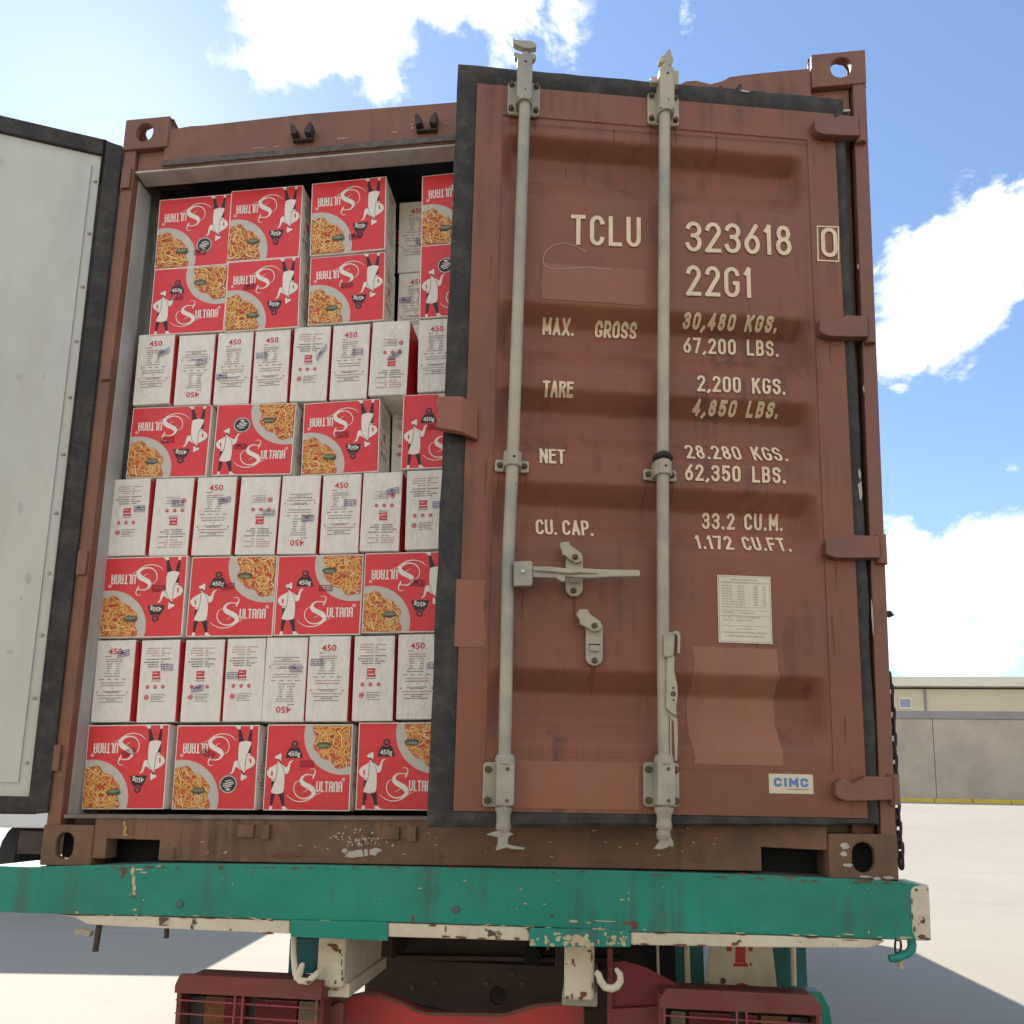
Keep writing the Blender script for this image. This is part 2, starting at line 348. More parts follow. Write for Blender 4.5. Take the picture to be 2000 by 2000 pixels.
def plate_with_hole(mb, outer_box, hole, y0, y1, mi=0):   # rectangle x0,x1,z0,z1 with a hole polygon (star-shaped about centre)
    x0, x1, z0, z1 = outer_box; cx = sum(p[0] for p in hole) / len(hole); cz = sum(p[1] for p in hole) / len(hole); n = len(hole)
    out = []
    for hx, hz in hole:
        dx, dz = hx - cx, hz - cz
        t = min(((x1 - cx) / dx if dx > 1e-9 else (x0 - cx) / dx if dx < -1e-9 else 9e9), ((z1 - cz) / dz if dz > 1e-9 else (z0 - cz) / dz if dz < -1e-9 else 9e9))
        out.append([cx + dx * t, cz + dz * t])
    for c in ((x0, z0), (x1, z0), (x1, z1), (x0, z1)):       # snap nearest ray to each corner
        k = min(range(n), key=lambda i: abs(out[i][0] - c[0]) + abs(out[i][1] - c[1])); out[k] = list(c)
    vs = [(x, y0, z) for x, z in out] + [(x, y0, z) for x, z in hole] + [(x, y1, z) for x, z in out] + [(x, y1, z) for x, z in hole]
    fs = []
    for i in range(n):
        j = (i + 1) % n
        fs += [(i, j, n + j, n + i), (2 * n + j, 2 * n + i, 3 * n + i, 3 * n + j), (n + i, n + j, 3 * n + j, 3 * n + i), (j, i, 2 * n + i, 2 * n + j)]
    mb.add(vs, fs, mi)


# ------------------------------------------------------------------ stroke lettering
A = arc
GL = {
    '0': ([A(.5, .76, .5, .24, 0, 180) + A(.5, .24, .5, .24, 180, 360)], 1, .42), 'O': ([A(.5, .76, .5, .24, 0, 180) + A(.5, .24, .5, .24, 180, 360)], 1, .42),
    '1': ([[(.1, .84), (.75, 1), (.75, 0)]], 0, .16), '2': ([A(.5, .75, .5, .25, 165, -20) + [(0, 0), (1, 0)]], 0, .42),
    '3': ([A(.5, .77, .5, .23, 160, -90)[:-1] + [(.45, .54)], A(.48, .27, .52, .27, 95, -165)], 0, .42),
    '4': ([[(.72, 0), (.72, 1), (0, .27), (1, .27)]], 0, .44), '5': ([[(.95, 1), (.1, 1), (.06, .55)] + A(.48, .32, .52, .32, 120, -155)], 0, .42),
    '6': ([[(.85, 1), (.06, .42)], A(.5, .3, .5, .3, 0, 350)], 2, .42), '7': ([[(0, 1), (1, 1), (.35, 0)]], 0, .42),
    '8': ([A(.5, .76, .42, .24, 0, 345), A(.5, .27, .5, .27, 0, 345)], 3, .42),
    'A': ([[(0, 0), (.5, 1), (1, 0)], [(.18, .3), (.82, .3)]], 0, .46), 'B': ([[(0, 0), (0, 1), (.55, 1)] + A(.55, .76, .4, .24, 85, -90) + [(0, .52)], [(.5, .52)] + A(.55, .26, .45, .26, 85, -90) + [(0, 0)]], 0, .42),
    'C': ([A(.5, .76, .5, .24, 12, 180) + A(.5, .24, .5, .24, 180, 348)], 0, .42), 'E': ([[(1, 1), (0, 1), (0, 0), (1, 0)], [(0, .52), (.85, .52)]], 0, .38),
    'F': ([[(1, 1), (0, 1), (0, 0)], [(0, .52), (.85, .52)]], 0, .38), 'G': ([A(.5, .76, .5, .24, 12, 180) + A(.5, .24, .5, .24, 180, 360) + [(1, .46), (.78, .46)]], 0, .44),
    'I': ([[(.5, 0), (.5, 1)]], 0, .04), 'K': ([[(0, 0), (0, 1)], [(1, 1), (.05, .38)], [(.38, .6), (1, 0)]], 0, .44), 'L': ([[(0, 1), (0, 0), (1, 0)]], 0, .38),
    'M': ([[(0, 0), (0, 1), (.5, .35), (1, 1), (1, 0)]], 0, .52), 'N': ([[(0, 0), (0, 1), (1, 0), (1, 1)]], 0, .44), 'P': ([[(0, 0), (0, 1), (.55, 1)] + A(.55, .74, .45, .26, 85, -90) + [(0, .48)]], 0, .42),
    'R': ([[(0, 0), (0, 1), (.55, 1)] + A(.55, .76, .45, .24, 85, -90) + [(0, .52)], [(.45, .52), (1, 0)]], 0, .42),
    'S': ([A(.5, .77, .5, .23, 10, 255)[:-1] + A(.5, .27, .5, .27, 75, -170)], 0, .42), 'T': ([[(0, 1), (1, 1)], [(.5, 0), (.5, 1)]], 0, .42), 'U': ([[(0, 1)] + A(.5, .24, .5, .24, 180, 360) + [(1, 1)]], 0, .42),
    'X': ([[(0, 0), (1, 1)], [(0, 1), (1, 0)]], 0, .46), '.': ([[(.5, -.04), (.5, .07)]], 0, .05), ',': ([[(.9, .09), (0, -.12)]], 0, .05),
    'a': ([[(0, 0), (0, .86)] + A(.5, .86, .5, .14, 180, 0, 6) + [(1, 0)], [(0, .46), (1, .46)]], 0, .26), 'n': ([[(0, 0), (0, .86)] + A(.5, .86, .5, .14, 180, 0, 6) + [(1, 0)]], 0, .26),
}


def densify(p, step):
    o = [p[0]]
    for a, b in zip(p, p[1:]):
        k = max(1, int(math.hypot(b[0] - a[0], b[1] - a[1]) / step))
        o += [(a[0] + (b[0] - a[0]) * i / k, a[1] + (b[1] - a[1]) * i / k) for i in range(1, k + 1)]
    return o


def split_corners(p, lim=50):
    out, cur = [], [p[0]]
    for i in range(1, len(p) - 1):
        cur.append(p[i]); a = math.atan2(p[i][1] - p[i - 1][1], p[i][0] - p[i - 1][0]); c = math.atan2(p[i + 1][1] - p[i][1], p[i + 1][0] - p[i][0])
        if abs((c - a + math.pi) % (2 * math.pi) - math.pi) > math.radians(lim): out.append(cur); cur = [p[i]]
    cur.append(p[-1]); out.append(cur); return out


def cap(p, e):                                            # square ends
    def ext(a, b_):
        d = math.hypot(a[0] - b_[0], a[1] - b_[1]) or 1; return (a[0] + (a[0] - b_[0]) / d * e, a[1] + (a[1] - b_[1]) / d * e)
    return [ext(p[0], p[1])] + p[1:-1] + [ext(p[-1], p[-2])]


def stroke_text(mb, text, x0, x1, z, h, t, y=0, fn=None, mi=0, gap=.17, space=.42, slope=0.0, step=9e9, lay=.00012):
    adv = []; x = 0
    narrow = {'L': .17, 'T': .24, 'U': .28} if 'a' in text else {}
    for ch in text:
        if ch == ' ': x += space * h; continue
        w = narrow.get(ch, GL[ch][2]) * h; adv.append((ch, x, w)); x += w + t + gap * h
    tot = x - gap * h; k = (x1 - x0) / tot
    for ch, gx, w in adv:
        strokes, closed, _ = GL[ch]; ci = 0
        for si, st in enumerate(strokes):
            pts = [(x0 + (gx + t / 2) * k + px * w * k, z + t / 2 + pz * (h - t)) for px, pz in st]
            cl = bool(closed == 1 or (closed == 2 and si == 1) or closed == 3)
            if ch == '.': pts = [(x0 + (gx + t / 2) * k, z + t * .45), (x0 + (gx + t / 2) * k, z + t * .7)]
            if ch == ',': pts = [(x0 + (gx + t) * k, z + t * .8), (x0 + gx * k, z - t * .3)]
            if cl and len(pts) > 3 and math.hypot(pts[0][0] - pts[-1][0], pts[0][1] - pts[-1][1]) < 1e-6: pts = pts[:-1]
            for pp in ([pts] if cl else split_corners(pts)):
                if not cl:
                    pp = cap(pp, t * (.5 if ch != ',' else .2))
                    if step < 1e8: pp = densify(pp, step)
                if slope: pp = [(a, b_ + slope * (a - x0)) for a, b_ in pp]
                off = ci * lay; ci += 1
                f2 = (lambda q, r_, o=off: (lambda P: (P[0], P[1] - o, P[2]))(fn(q, r_))) if fn else None
                mb.ribbon(pp, t, y - off, mi, cl, f2)




def font_mesh(mb, text, x, z, h, y, mi=0, bold=0.0, width=None, align='LEFT', shear=0.0):
    cu = bpy.data.curves.new('t', 'FONT'); cu.body = text; cu.size = 1; cu.offset = bold; cu.resolution_u = 2; cu.fill_mode = 'FRONT'; cu.shear = shear
    o = bpy.data.objects.new('t', cu); COL.objects.link(o); dg = bpy.context.evaluated_depsgraph_get(); me = bpy.data.meshes.new_from_object(o.evaluated_get(dg))
    if len(me.vertices):
        xs = [v.co.x for v in me.vertices]; x0, x1 = min(xs), max(xs)
        s = h / .72; sx = s if width is None else width / (x1 - x0); W = (x1 - x0) * sx
        ox = {'LEFT': x, 'CENTER': x - W / 2, 'RIGHT': x - W}[align]
        mb.add([(ox + (v.co.x - x0) * sx, y, z + v.co.y * s) for v in me.vertices], [tuple(p.vertices) for p in me.polygons], mi)
    bpy.data.objects.remove(o); bpy.data.curves.remove(cu); bpy.data.meshes.remove(me)


# ------------------------------------------------------------------ ground and background
def gz(x, y):
    t = max(0, min(1, (y - 7) / 22)); return -1.35 + 1.68 * (t * t * (3 - 2 * t))


g = MB(); ys = [-300, -60, -20, -5, 0, 3, 5, 6, 7] + [7 + i * 1.1 for i in range(1, 21)] + [40, 80, 300, 900]; xs = [-600, -100, -30, -12, -6, -2, 0, 2, 4, 6, 9, 13, 18, 26, 40, 120, 600]
g.add([(x, y, gz(x, y)) for y in ys for x in xs], [(j * len(xs) + i, j * len(xs) + i + 1, (j + 1) * len(xs) + i + 1, (j + 1) * len(xs) + i) for j in range(len(ys) - 1) for i in range(len(xs) - 1)])
gr = g.obj('ground', M_conc, smooth=True, kind='structure')

M_asph = mat('low_bounce_asphalt', (0.055, 0.05, 0.045, 1), .9, .15, 1.5, dirt=(.09, .08, .065, 1), dirt_amt=.4, dscale=1)
b = MB(); b.add([(-60, -45, -1.346), (60, -45, -1.346), (60, -2.1, -1.346), (-60, -2.1, -1.346)], [(0, 1, 2, 3)]); b.obj('added_dark_road', M_asph, kind='structure')  # dark surface added behind the camera to cut light bounced off the ground
M_opp = mat('bounce_render', (0.50, 0.43, 0.33, 1), .85, .05, .5)
opp = thing('bounce_shed', 'unseen cream shed added behind the viewer to bounce warm sunlight', 'building', (0, -11.5, -1.35)); opp['kind'] = 'structure'  # added out of view; its sunlit front bounces warm light onto the container
b = MB(); b.box(-26, 26, -14, 0, 0, 6.0); b.obj('wall', M_opp, opp)
b = MB(); b.box(-26.4, 26.4, -14.4, .3, 6.0, 6.3); b.obj('roof', M_fasc, opp)
for i in range(6):
    b = MB(); b.box(-21 + i * 8, -17 + i * 8, .002, .06, 0, 4.4); b.obj('roller_door', M_fasc, opp)
WY = 30.0
wall = thing('boundary_wall', 'long grey rendered yard wall with darker coping behind the container', 'wall', (0, WY, .3))
wt = F(1745, 1388, WY)[1] - .3
for i in range(9):
    b = MB(); x0 = 2 + i * 4.6; b.box(x0, x0 + 4.575, 0, .25, -1, wt - .35); b.obj('wall_panel', M_wall, wall, bevel=.01)
b = MB(); b.box(1.95, 43.6, -.05, .3, wt - .345, wt); b.obj('coping', M_wcap, wall, bevel=.02)
kerb = thing('painted_kerb', 'yellow painted kerb along the foot of the grey yard wall', 'kerb', (0, WY - .45, .3))
for i in range(20):
    b = MB(); x0 = 8 + i * 1.5; b.box(x0, x0 + 1.47, 0, .28, -.1, .2); b.obj('kerb_stone', M_yel, kerb, bevel=.02)
BY = 52.0
bx, bz = F(1745, 1330, BY); bx2, bz2 = F(1822, 1346, BY); wb = F(1745, 1388, BY)[1]
bld = thing('warehouse', 'cream rendered warehouse with pale roof edge behind the grey yard wall', 'building', (0, BY, .3))
b = MB(); b.box(4, 70, 0, 30, -1, bz - .9); b.obj('wall', M_bld, bld)
b = MB(); b.add([(4, -.5, bz - .05), (70, -.5, bz - .05), (70, 31, bz - .05), (4, 31, bz - .05), (4, -.5, bz - .75), (70, -.5, bz - .75), (70, 31, bz - .75), (4, 31, bz - .75)], [(0, 1, 2, 3), (7, 6, 5, 4), (4, 5, 1, 0), (5, 6, 2, 1), (6, 7, 3, 2), (7, 4, 0, 3)]); b.obj('roof_edge', M_fasc, bld, bevel=.03)
wx0, wz0 = F(1757, 1382, BY); wx1, wz1 = F(1777, 1366, BY)
b = MB(); b.box(wx0, wx1, -.06, -.02, wz0 - .3, wz1 - .3); wf = b.obj('window', M_win, bld)
b = MB()
for a in ((wx0 - .06, wx1 + .06, wz1 - .3, wz1 - .2), (wx0 - .06, wx1 + .06, wz0 - .4, wz0 - .3), (wx0 - .08, wx0, wz0 - .3, wz1 - .3), (wx1, wx1 + .08, wz0 - .3, wz1 - .3)): b.box(a[0], a[1], -.1, -.005, a[2], a[3])
b.obj('window_frame', M_fasc, wf)
dx = F(1805, 1360, BY)[0]
for i in range(3):
    b = MB(); b.box(dx + i * 9, dx + i * 9 + .12, -.12, -.003, 0, bz - .92); b.obj('downpipe', M_wcap, bld)

# box lorry added off to the left to throw the shade on the yard
lor = thing('shade_truck', 'white box truck added beyond the open left door to shade the yard', 'truck', (-6.1, 10.4, gz(0, 10)), (0, 0, .12))
M_lw = mat('white_box_paint', (.6, .6, .58, 1), .4, .05, 2); M_lb = mat('blue_cab_paint', (.05, .12, .3, 1), .35, .05, 2)
b = MB(); b.box(-1.25, 1.25, -3.4, 3.4, .95, 3.5); b.obj('cargo_box', M_lw, lor, bevel=.03)
b = MB(); b.box(-1.15, 1.15, 3.6, 5.4, .55, 2.6); b.obj('added_cab', M_lb, lor, bevel=.12, seg=3)
b = MB(); b.box(-.5, .5, -3.3, 5.2, .6, .9); b.obj('chassis', M_chassis, lor)
for wx in (-1.05, 1.05):
    for wy in (-2.2, 4.4):
        b = MB(); b.lathe([(0, .2), (0, .46), (.12, .5), (.88, .5), (1, .46), (1, .2)], ((wx - .15, wy, .5), (wx + .15, wy, .5)), 20); b.obj('wheel', M_tyre, lor, smooth=True)

# ------------------------------------------------------------------ container frame
CT = thing('shipping_container', 'rusty brown shipping container filled with pasta cartons, right door ajar, on a teal trailer', 'container')
C4 = dict(BL=(-.028, -.005), BR=(2.439, .026), TL=(-.018, 2.556), TR=(2.472, 2.579))


def wp(x, z):                                             # the old frame is racked by a couple of centimetres
    u, v = x / 2.438, z / 2.591; f = lambda i: (C4['BL'][i] * (1 - u) + C4['BR'][i] * u) * (1 - v) + (C4['TL'][i] * (1 - u) + C4['TR'][i] * u) * v
    return f(0), f(1)


def warp(mb):
    mb.v = [(wp(x, z)[0], y, wp(x, z)[1]) for x, y, z in mb.v]; return mb


def stadium(cx, cz, w, h, n=6):
    if h >= w: return arc(cx, cz + (h - w) / 2, w / 2, w / 2, 0, 180, n) + arc(cx, cz - (h - w) / 2, w / 2, w / 2, 180, 360, n)
    return arc(cx + (w - h) / 2, cz, h / 2, h / 2, -90, 90, n) + arc(cx - (w - h) / 2, cz, h / 2, h / 2, 90, 270, n)


def casting(x0, z0, top, right, y0=-.006, front_w=.162, dirx=1, hole=(.06, .074)):
    b = MB(); x1 = x0 + front_w; z1 = z0 + .122; cx = x0 + (.088 if right else .074); cz = (z0 + z1) / 2 + (.004 if top else -.002)
    plate_with_hole(b, (x0, x1, z0, z1), stadium(cx, cz, *hole), y0, y0 + .02)
    # side plate (outer) with its own hole, built as if in x,z then swapped to y,z
    s = MB(); plate_with_hole(s, (y0 + .02, y0 + .178, z0, z1), stadium(y0 + .092, cz, .09, .085), 0, .012)
    xo = x1 - .012 if right else x0
    b.add([(xo + y, x, z) for x, y, z in s.v], [tuple(reversed(f)) for f in s.f])
    t = MB(); plate_with_hole(t, (x0 + (.0 if right else .012), x1 - (.012 if right else 0), y0 + .02, y0 + .178), stadium((x0 + x1) / 2, y0 + .092, .1, .125), 0, .014)
    zo = z1 - .014 if top else z0
    b.add([(x, z, zo + y) for x, y, z in t.v], [tuple(reversed(f)) for f in t.f])
    xi = x0 if right else x1 - .012; b.box(xi, xi + .012, y0 + .02, y0 + .178, z0 + (.014 if not top else 0), z1 - (.014 if top else 0))
    zi = z0 if top else z1 - .012; b.box(x0 + .018, x1 - .018, y0 + .02, y0 + .178, zi, zi + .012)
    return warp(b)


casting(0, 2.469, True, False).obj('corner_casting', M_frame, CT, bevel=.006, label='top left corner casting with hole')
casting(2.276, 2.469, True, True).obj('corner_casting', M_frame, CT, bevel=.006, label='top right corner casting with hole')
casting(0, 0, False, False, hole=(.056, .082)).obj('corner_casting', M_sill, CT, bevel=.006)
casting(2.262, 0, False, True, front_w=.176, hole=(.056, .082)).obj('corner_casting', M_sill, CT, bevel=.006, label='worn bottom right corner casting')
for xx in (0.0, 2.276):                                     # far end castings
    for zz in (0, 2.469):
        b = MB(); b.box(xx, xx + .162, 5.88, 6.058, zz, zz + .122); warp(b).obj('corner_casting', M_frame, CT, bevel=.005)
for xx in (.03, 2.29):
    b = MB(); b.box(xx, xx + .12, .045, .06, .02, .11); warp(b).obj('pocket_shade', M_black, CT)  # black backing stands in for the shade inside the bottom castings
# posts
b = MB(); b.prism([(0.002, .118), (.046, .118), (.046, 2.475), (0.002, 2.475)], .001, .03); b.box(.002, .012, .03, .15, .118, 2.475); b.box(.012, .030, .03, .09, .118, 2.475)
warp(b).obj('corner_post', M_frame, CT, bevel=.004)
b = MB(); b.box(2.398, 2.437, -.002, .03, .118, 2.475); b.box(2.34, 2.4, .045, .09, .118, 2.475); b.box(2.425, 2.437, .03, .15, .118, 2.475)
warp(b).obj('corner_post', M_hinge, CT, bevel=.004)
b = MB(); b.box(.033, .047, .030, .10, .145, 2.38); warp(b).obj('door_jamb', M_inner, CT, bevel=.002)
b = MB(); b.box(2.30, 2.339, .03, .10, .145, 2.40); warp(b).obj('door_jamb', M_frame, CT, bevel=.002)
# header with its raised plate near the right casting, underside lip
hx0, hz0 = F(331, 262); pts = []
for px, py in ((347, 252), (372, 246), (398, 244.6), (600, 222), (893, 199), (1326, 165), (1340, 158.5), (1360, 157), (1388, 164), (1411, 158), (1425, 150), (1450, 146.5), (1500, 141), (1581, 133.5)): pts.append(F(px, py))
xr, zr = wp(2.276, 2.388); xl, zl = wp(.15, 2.388)
pts = [(xl, zl + .0)] + [(xl, F(347, 252)[1])] + pts[1:] + [(xr, pts[-1][1]), (xr, zr)]
b = MB(); b.prism(pts, 0.0, .012); zt_l, zt_r = wp(.16, 2.5)[1], wp(2.276, 2.5)[1]
hd = b.obj('header', M_frame, CT, bevel=.002)
b = MB(); b.box(.05, 2.39, .013, .058, 2.390, 2.48); warp(b).obj('header_beam', M_frame, CT)
b = MB(); b.box(.05, 2.39, .004, .062, 2.381, 2.3885); warp(b).obj('header_lip', M_inner, CT, bevel=.001)
b = MB(); lipz = [F(x, y)[1] for x, y in ((331, 326), (893, 275))]
b.prism([(xl, zl + .004), (wp(2.3, 0)[0], zr + .004), (wp(2.3, 0)[0], zr + .026), (xl, zl + .026)], -.006, -.0005); b.obj('weather_strip', mat('dirty_sealant', (.11, .085, .07, 1), .8, .35, 30, dirt=(.2, .16, .13, 1), dirt_amt=.7, dscale=30, bump=.5, bscale=60), CT, bevel=.002)
for px, py in ((572, 262), (813, 243), (1130, 210), (1400, 190)):       # lock keepers on the header
    cx, cz = F(px + 22, py + 6); b = MB()
    b.prism([(cx - .038, cz + .02), (cx - .026, cz + .024), (cx - .012, cz + .002), (cx - .014, cz - .012), (cx - .034, cz - .016)], -.030, -.0005)
    b.prism([(cx + .038, cz + .022), (cx + .028, cz + .026), (cx + .014, cz + .002), (cx + .012, cz - .012), (cx + .036, cz - .016)], -.030, -.0005)
    b.box(cx - .034, cx + .036, -.014, -.0005, cz - .024, cz - .0165)
    b.obj('lock_keeper', M_chassis, CT, bevel=.002)
# sill with fork pockets
sb = F(1400, 1699)[1]; stz = F(300, 1594)[1]
fx = [F(x, y)[0] for x, y in ((207, 1660), (311, 1660), (1487, 1680), (1610, 1680))]; fz = [F(250, 1639)[1], F(1550, 1656)[1]]
zb0, zb1 = F(330, 1681)[1], F(1480, 1701)[1]; xA, xB = wp(.162, 0)[0], wp(2.262, 0)[0]
zt0, zt1 = F(300, 1594)[1], F(1500, 1596)[1]
b = MB()
b.prism([(xA, zt0), (xB, zt1), (xB, fz[1] - .004), (fx[3], fz[1] - .004), (fx[2], fz[1]), (fx[2], zb1), (fx[1], zb0), (fx[1], fz[0]), (fx[0], fz[0]), (fx[0], zb0), (xA, zb0)], -.002, .05)
b.obj('sill', M_sill, CT, bevel=.003)
b = MB(); b.prism([(xA - .1, zt0 - .012), (xB + .1, zt1 - .012), (xB + .1, zt1 - .001), (xA - .1, zt0 - .001)], -.008, .14); b.obj('threshold', mat('threshold_steel', (.17, .14, .115, 1), .6, .25, 12, dirt=(.09, .07, .055, 1), dirt_amt=.6, dscale=8), CT, bevel=.002)
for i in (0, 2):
    b = MB(); b.box(fx[i] - .03, fx[i + 1] + .03, .10, .11, -.02, fz[i // 2] + .03); b.box(fx[i] - .03, fx[i + 1] + .03, .051, .11, fz[i // 2] + .003, fz[i // 2] + .012); b.box(fx[i] - .03, fx[i] - .02, .051, .10, -.02, fz[i // 2]); b.box(fx[i + 1] + .02, fx[i + 1] + .03, .051, .10, -.02, fz[i // 2]); b.obj('pocket_shade', M_black, CT)  # black liners stand in for the shade inside the fork pockets
for px, py in ((480, 1624), (762, 1628)):                   # lower lock keepers, worn
    x, z = F(px, py); b = MB(); b.box(x - .02, x + .03, -.014, -.003, z - .016, z + .02); b.box(x + .055, x + .08, -.018, -.003, z - .02, z + .022); b.box(x - .02, x + .08, -.006, -.0025, z - .014, z + .016); b.obj('lock_keeper', M_sill, CT, bevel=.004)
# body shell


def corrug(n, depth, L0, L1):
    out = []; p = (L1 - L0) / n
    for i in range(n):
        a = L0 + i * p
        for t, d in ((0, 0), (.28, 0), (.5, 1), (.78, 1)): out.append((a + t * p, d * depth))
    out.append((L1, 0)); return out


for sgn, xw in ((1, .02), (-1, 2.418)):
    b = MB(); pr = corrug(22, .03, .1, 5.9); vs = []; n = len(pr)
    for y, d in pr:
        for z in (.1, 2.5): vs.append((xw + sgn * d, y, z))
    b.add(vs, [(2 * i, 2 * i + 1, 2 * i + 3, 2 * i + 2) for i in range(n - 1)]); warp(b).obj('side_wall', [M_door if sgn < 0 else M_inner], CT)
b = MB(); pr = corrug(24, .02, .06, 5.95); vs = []
for y, d in pr:
    for x in (.02, 2.418): vs.append((x, y, 2.49 + d))
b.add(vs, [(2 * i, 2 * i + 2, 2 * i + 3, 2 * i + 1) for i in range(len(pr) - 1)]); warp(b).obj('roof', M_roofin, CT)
b = MB(); b.box(.04, 2.4, .07, 5.95, .10, .142); warp(b).obj('floor', mat('floor_planks', (.2, .13, .08, 1), .7, .2, 6), CT)
b = MB(); b.box(.04, 2.4, 5.95, 6.0, .05, 2.5); warp(b).obj('front_wall', M_door, CT)
for yy in [.45 + .62 * i for i in range(9)]:
    b = MB(); b.box(.06, 2.38, yy, yy + .05, .02, .099); b.obj('floor_beam', M_chassis, CT)
for xx in (.004, 2.39):
    b = MB(); b.box(xx, xx + .045, .18, 5.88, .03, .16); b.obj('bottom_rail', M_frame, CT)
    b = MB(); b.box(xx, xx + .045, .18, 5.88, 2.44, 2.52); warp(b).obj('top_rail', M_frame, CT)
# left post hinge lugs and the small stub on the right wall
for px, py in ((246, 350), (208, 722), (160, 1100), (108, 1480)):
    x, z = F(px, py); b = MB(); b.lathe([(0, .014), (1, .014)], ((x - .012, .012, z - .045), (x - .012, .012, z + .045)), 12); b.box(x - .012, x + .02, -.008, .0005, z - .04, z + .04); b.obj('hinge_lug', M_hinge, CT, bevel=.002)
x, z = F(1738, 1199, .5); b = MB(); b.tube([(x - .08, .5, z), (x + .0, .5, z), (x + .004, .5, z - .01)], .012, 8); b.obj('wall_stub', M_chassis, CT)

# paint chips and scuffs on the sill (flat marks)


def blob(cx, cz, rx, rz, n=14, j=.45):
    return [(cx + rx * math.cos(2 * math.pi * i / n) * random.uniform(1 - j, 1 + j * .3), cz + rz * math.sin(2 * math.pi * i / n) * random.uniform(1 - j, 1 + j * .3)) for i in range(n)]


def marks(name, m, lst, y, fn=F, parent=None, **tags):
    b = MB()
    for px, py, rx, rz in lst:
        x, z = fn(px, py) if fn is not F else F(px, py, y); s = 1 / 690.
        b.poly(blob(x, z, rx * s, rz * s), y - len(b.f) * 2e-5)
    return b.obj(name, m, parent, kind='stuff', **tags)


rs = random.Random(3); lst = [(700, 1667, 32, 9), (722, 1665, 26, 8), (690, 1671, 22, 5), (735, 1660, 14, 4), (672, 1662, 8, 5)]
for i in range(70):
    a = rs.gauss(0, 1); lst.append((705 + a * 26, 1652 - abs(rs.gauss(0, 16)), rs.uniform(.8, 2.6), rs.uniform(.8, 3.2)))
for i in range(40): lst.append((rs.uniform(300, 1450), rs.uniform(1612, 1676), rs.uniform(1, 5), rs.uniform(.6, 1.6)))
marks('paint_splash', M_whitechip, lst, -.0045, parent=CT, label='pale splash of cement on the sill')
b = MB()
for p in ([(706, 1622), (705, 1645), (709, 1660), (711, 1671)], [(716, 1625), (719, 1650), (720, 1668), (723, 1679)]): b.ribbon([F(*q, -.005) for q in p], [.003, .005, .005, .003], -.0055)
b.obj('drip_mark', M_sill, CT)
marks('yellow_chip', mat('old_yellow_paint', (.4, .28, .08, 1), .7, .2, 30), [(244, 1620, 4, 12), (244, 1630, 7, 3), (243, 1608, 3, 6), (245, 1597, 5, 3)], -.0045, parent=CT)
marks('rust_scrape', M_rustchip, [(1360, 1678, 20, 4), (1180, 1685, 24, 3), (340, 1668, 3, 14), (560, 1670, 30, 6), (1000, 1664, 14, 5), (860, 1672, 9, 4)], -.0047, parent=CT)
marks('casting_scrape', M_whitechip, [(1650, 1652, 9, 7), (1648, 1668, 8, 5), (1655, 1690, 9, 4), (1690, 1712, 12, 2.5), (1712, 1716, 8, 3), (1735, 1714, 10, 3)], -.0075, parent=CT)
marks('header_scrape', M_whitechip, [(668, 270, 17, 1.6), (505, 289, 20, 1.2), (540, 286, 10, 1.2), (803, 243, 4, 1.2), (770, 258, 10, 1.4), (873, 240, 6, 1), (805, 250, 3, 4)], -.001, parent=CT)

# ------------------------------------------------------------------ right door
ANG = .1747; H = Vector((2.3897, -.0053, 0)); EX = Vector((math.cos(ANG), math.sin(ANG), 0)); EN = Vector((-math.sin(ANG), math.cos(ANG), 0))


def D(px, py, off=0.0):
    d = ray(px, py); O = H + EN * off; t = (O - CAM).dot(EN) / d.dot(EN); P = CAM + d * t - H
    return P.dot(EX), P.z


door = None
zT, zB = D(1250, 190)[1], D(1250, 1590)[1]
xL, xR = D(897, 600)[0] + .03, D(1641, 480)[0]
XL0, XR0 = D(966, 800)[0], D(1603, 900)[0]               # recessed corrugated panel
ztop = D(1260, 246)[1]; zbot = D(1260, 1500)[1]
prof = []
ck = [281, 330, 373, 398, 603, 653, 697, 728, 769, 818, 861, 900, 950, 998, 1030, 1075, 1313, 1358, 1411, 1458]
DEP = .051; BASE = .003
zk = [D(1260, v, (DEP + BASE) if i % 4 in (1, 2) else BASE)[1] for i, v in enumerate(ck)]
prof.append((ztop, 0)); prof.append((ztop - .002, BASE))
for i in range(0, 20, 4):
    prof += [(zk[i], BASE), (zk[i + 1], DEP + BASE), (zk[i + 2], DEP + BASE), (zk[i + 3], BASE)]
prof += [(zbot + .002, BASE), (zbot, 0)]


def pdepth(z):
    if z >= prof[0][0] or z <= prof[-1][0]: return 0
    for (za, da), (zb_, db) in zip(prof, prof[1:]):
        if zb_ <= z <= za: return da + (db - da) * (za - z) / max(1e-6, za - zb_)
    return 0


def surf(x, z):
    if x <= XL0 or x >= XR0: return 0.0
    d = sum(pdepth(z + k * .0022) for k in range(-3, 4)) / 7 if prof[0][0] - .02 > z > prof[-1][0] + .02 else pdepth(z); e = min(1, (x - XL0) / .045, (XR0 - x) / .045)
    return min(d, BASE) + max(0, d - BASE) * (lambda q: q * q * (3 - 2 * q))(max(0, e))


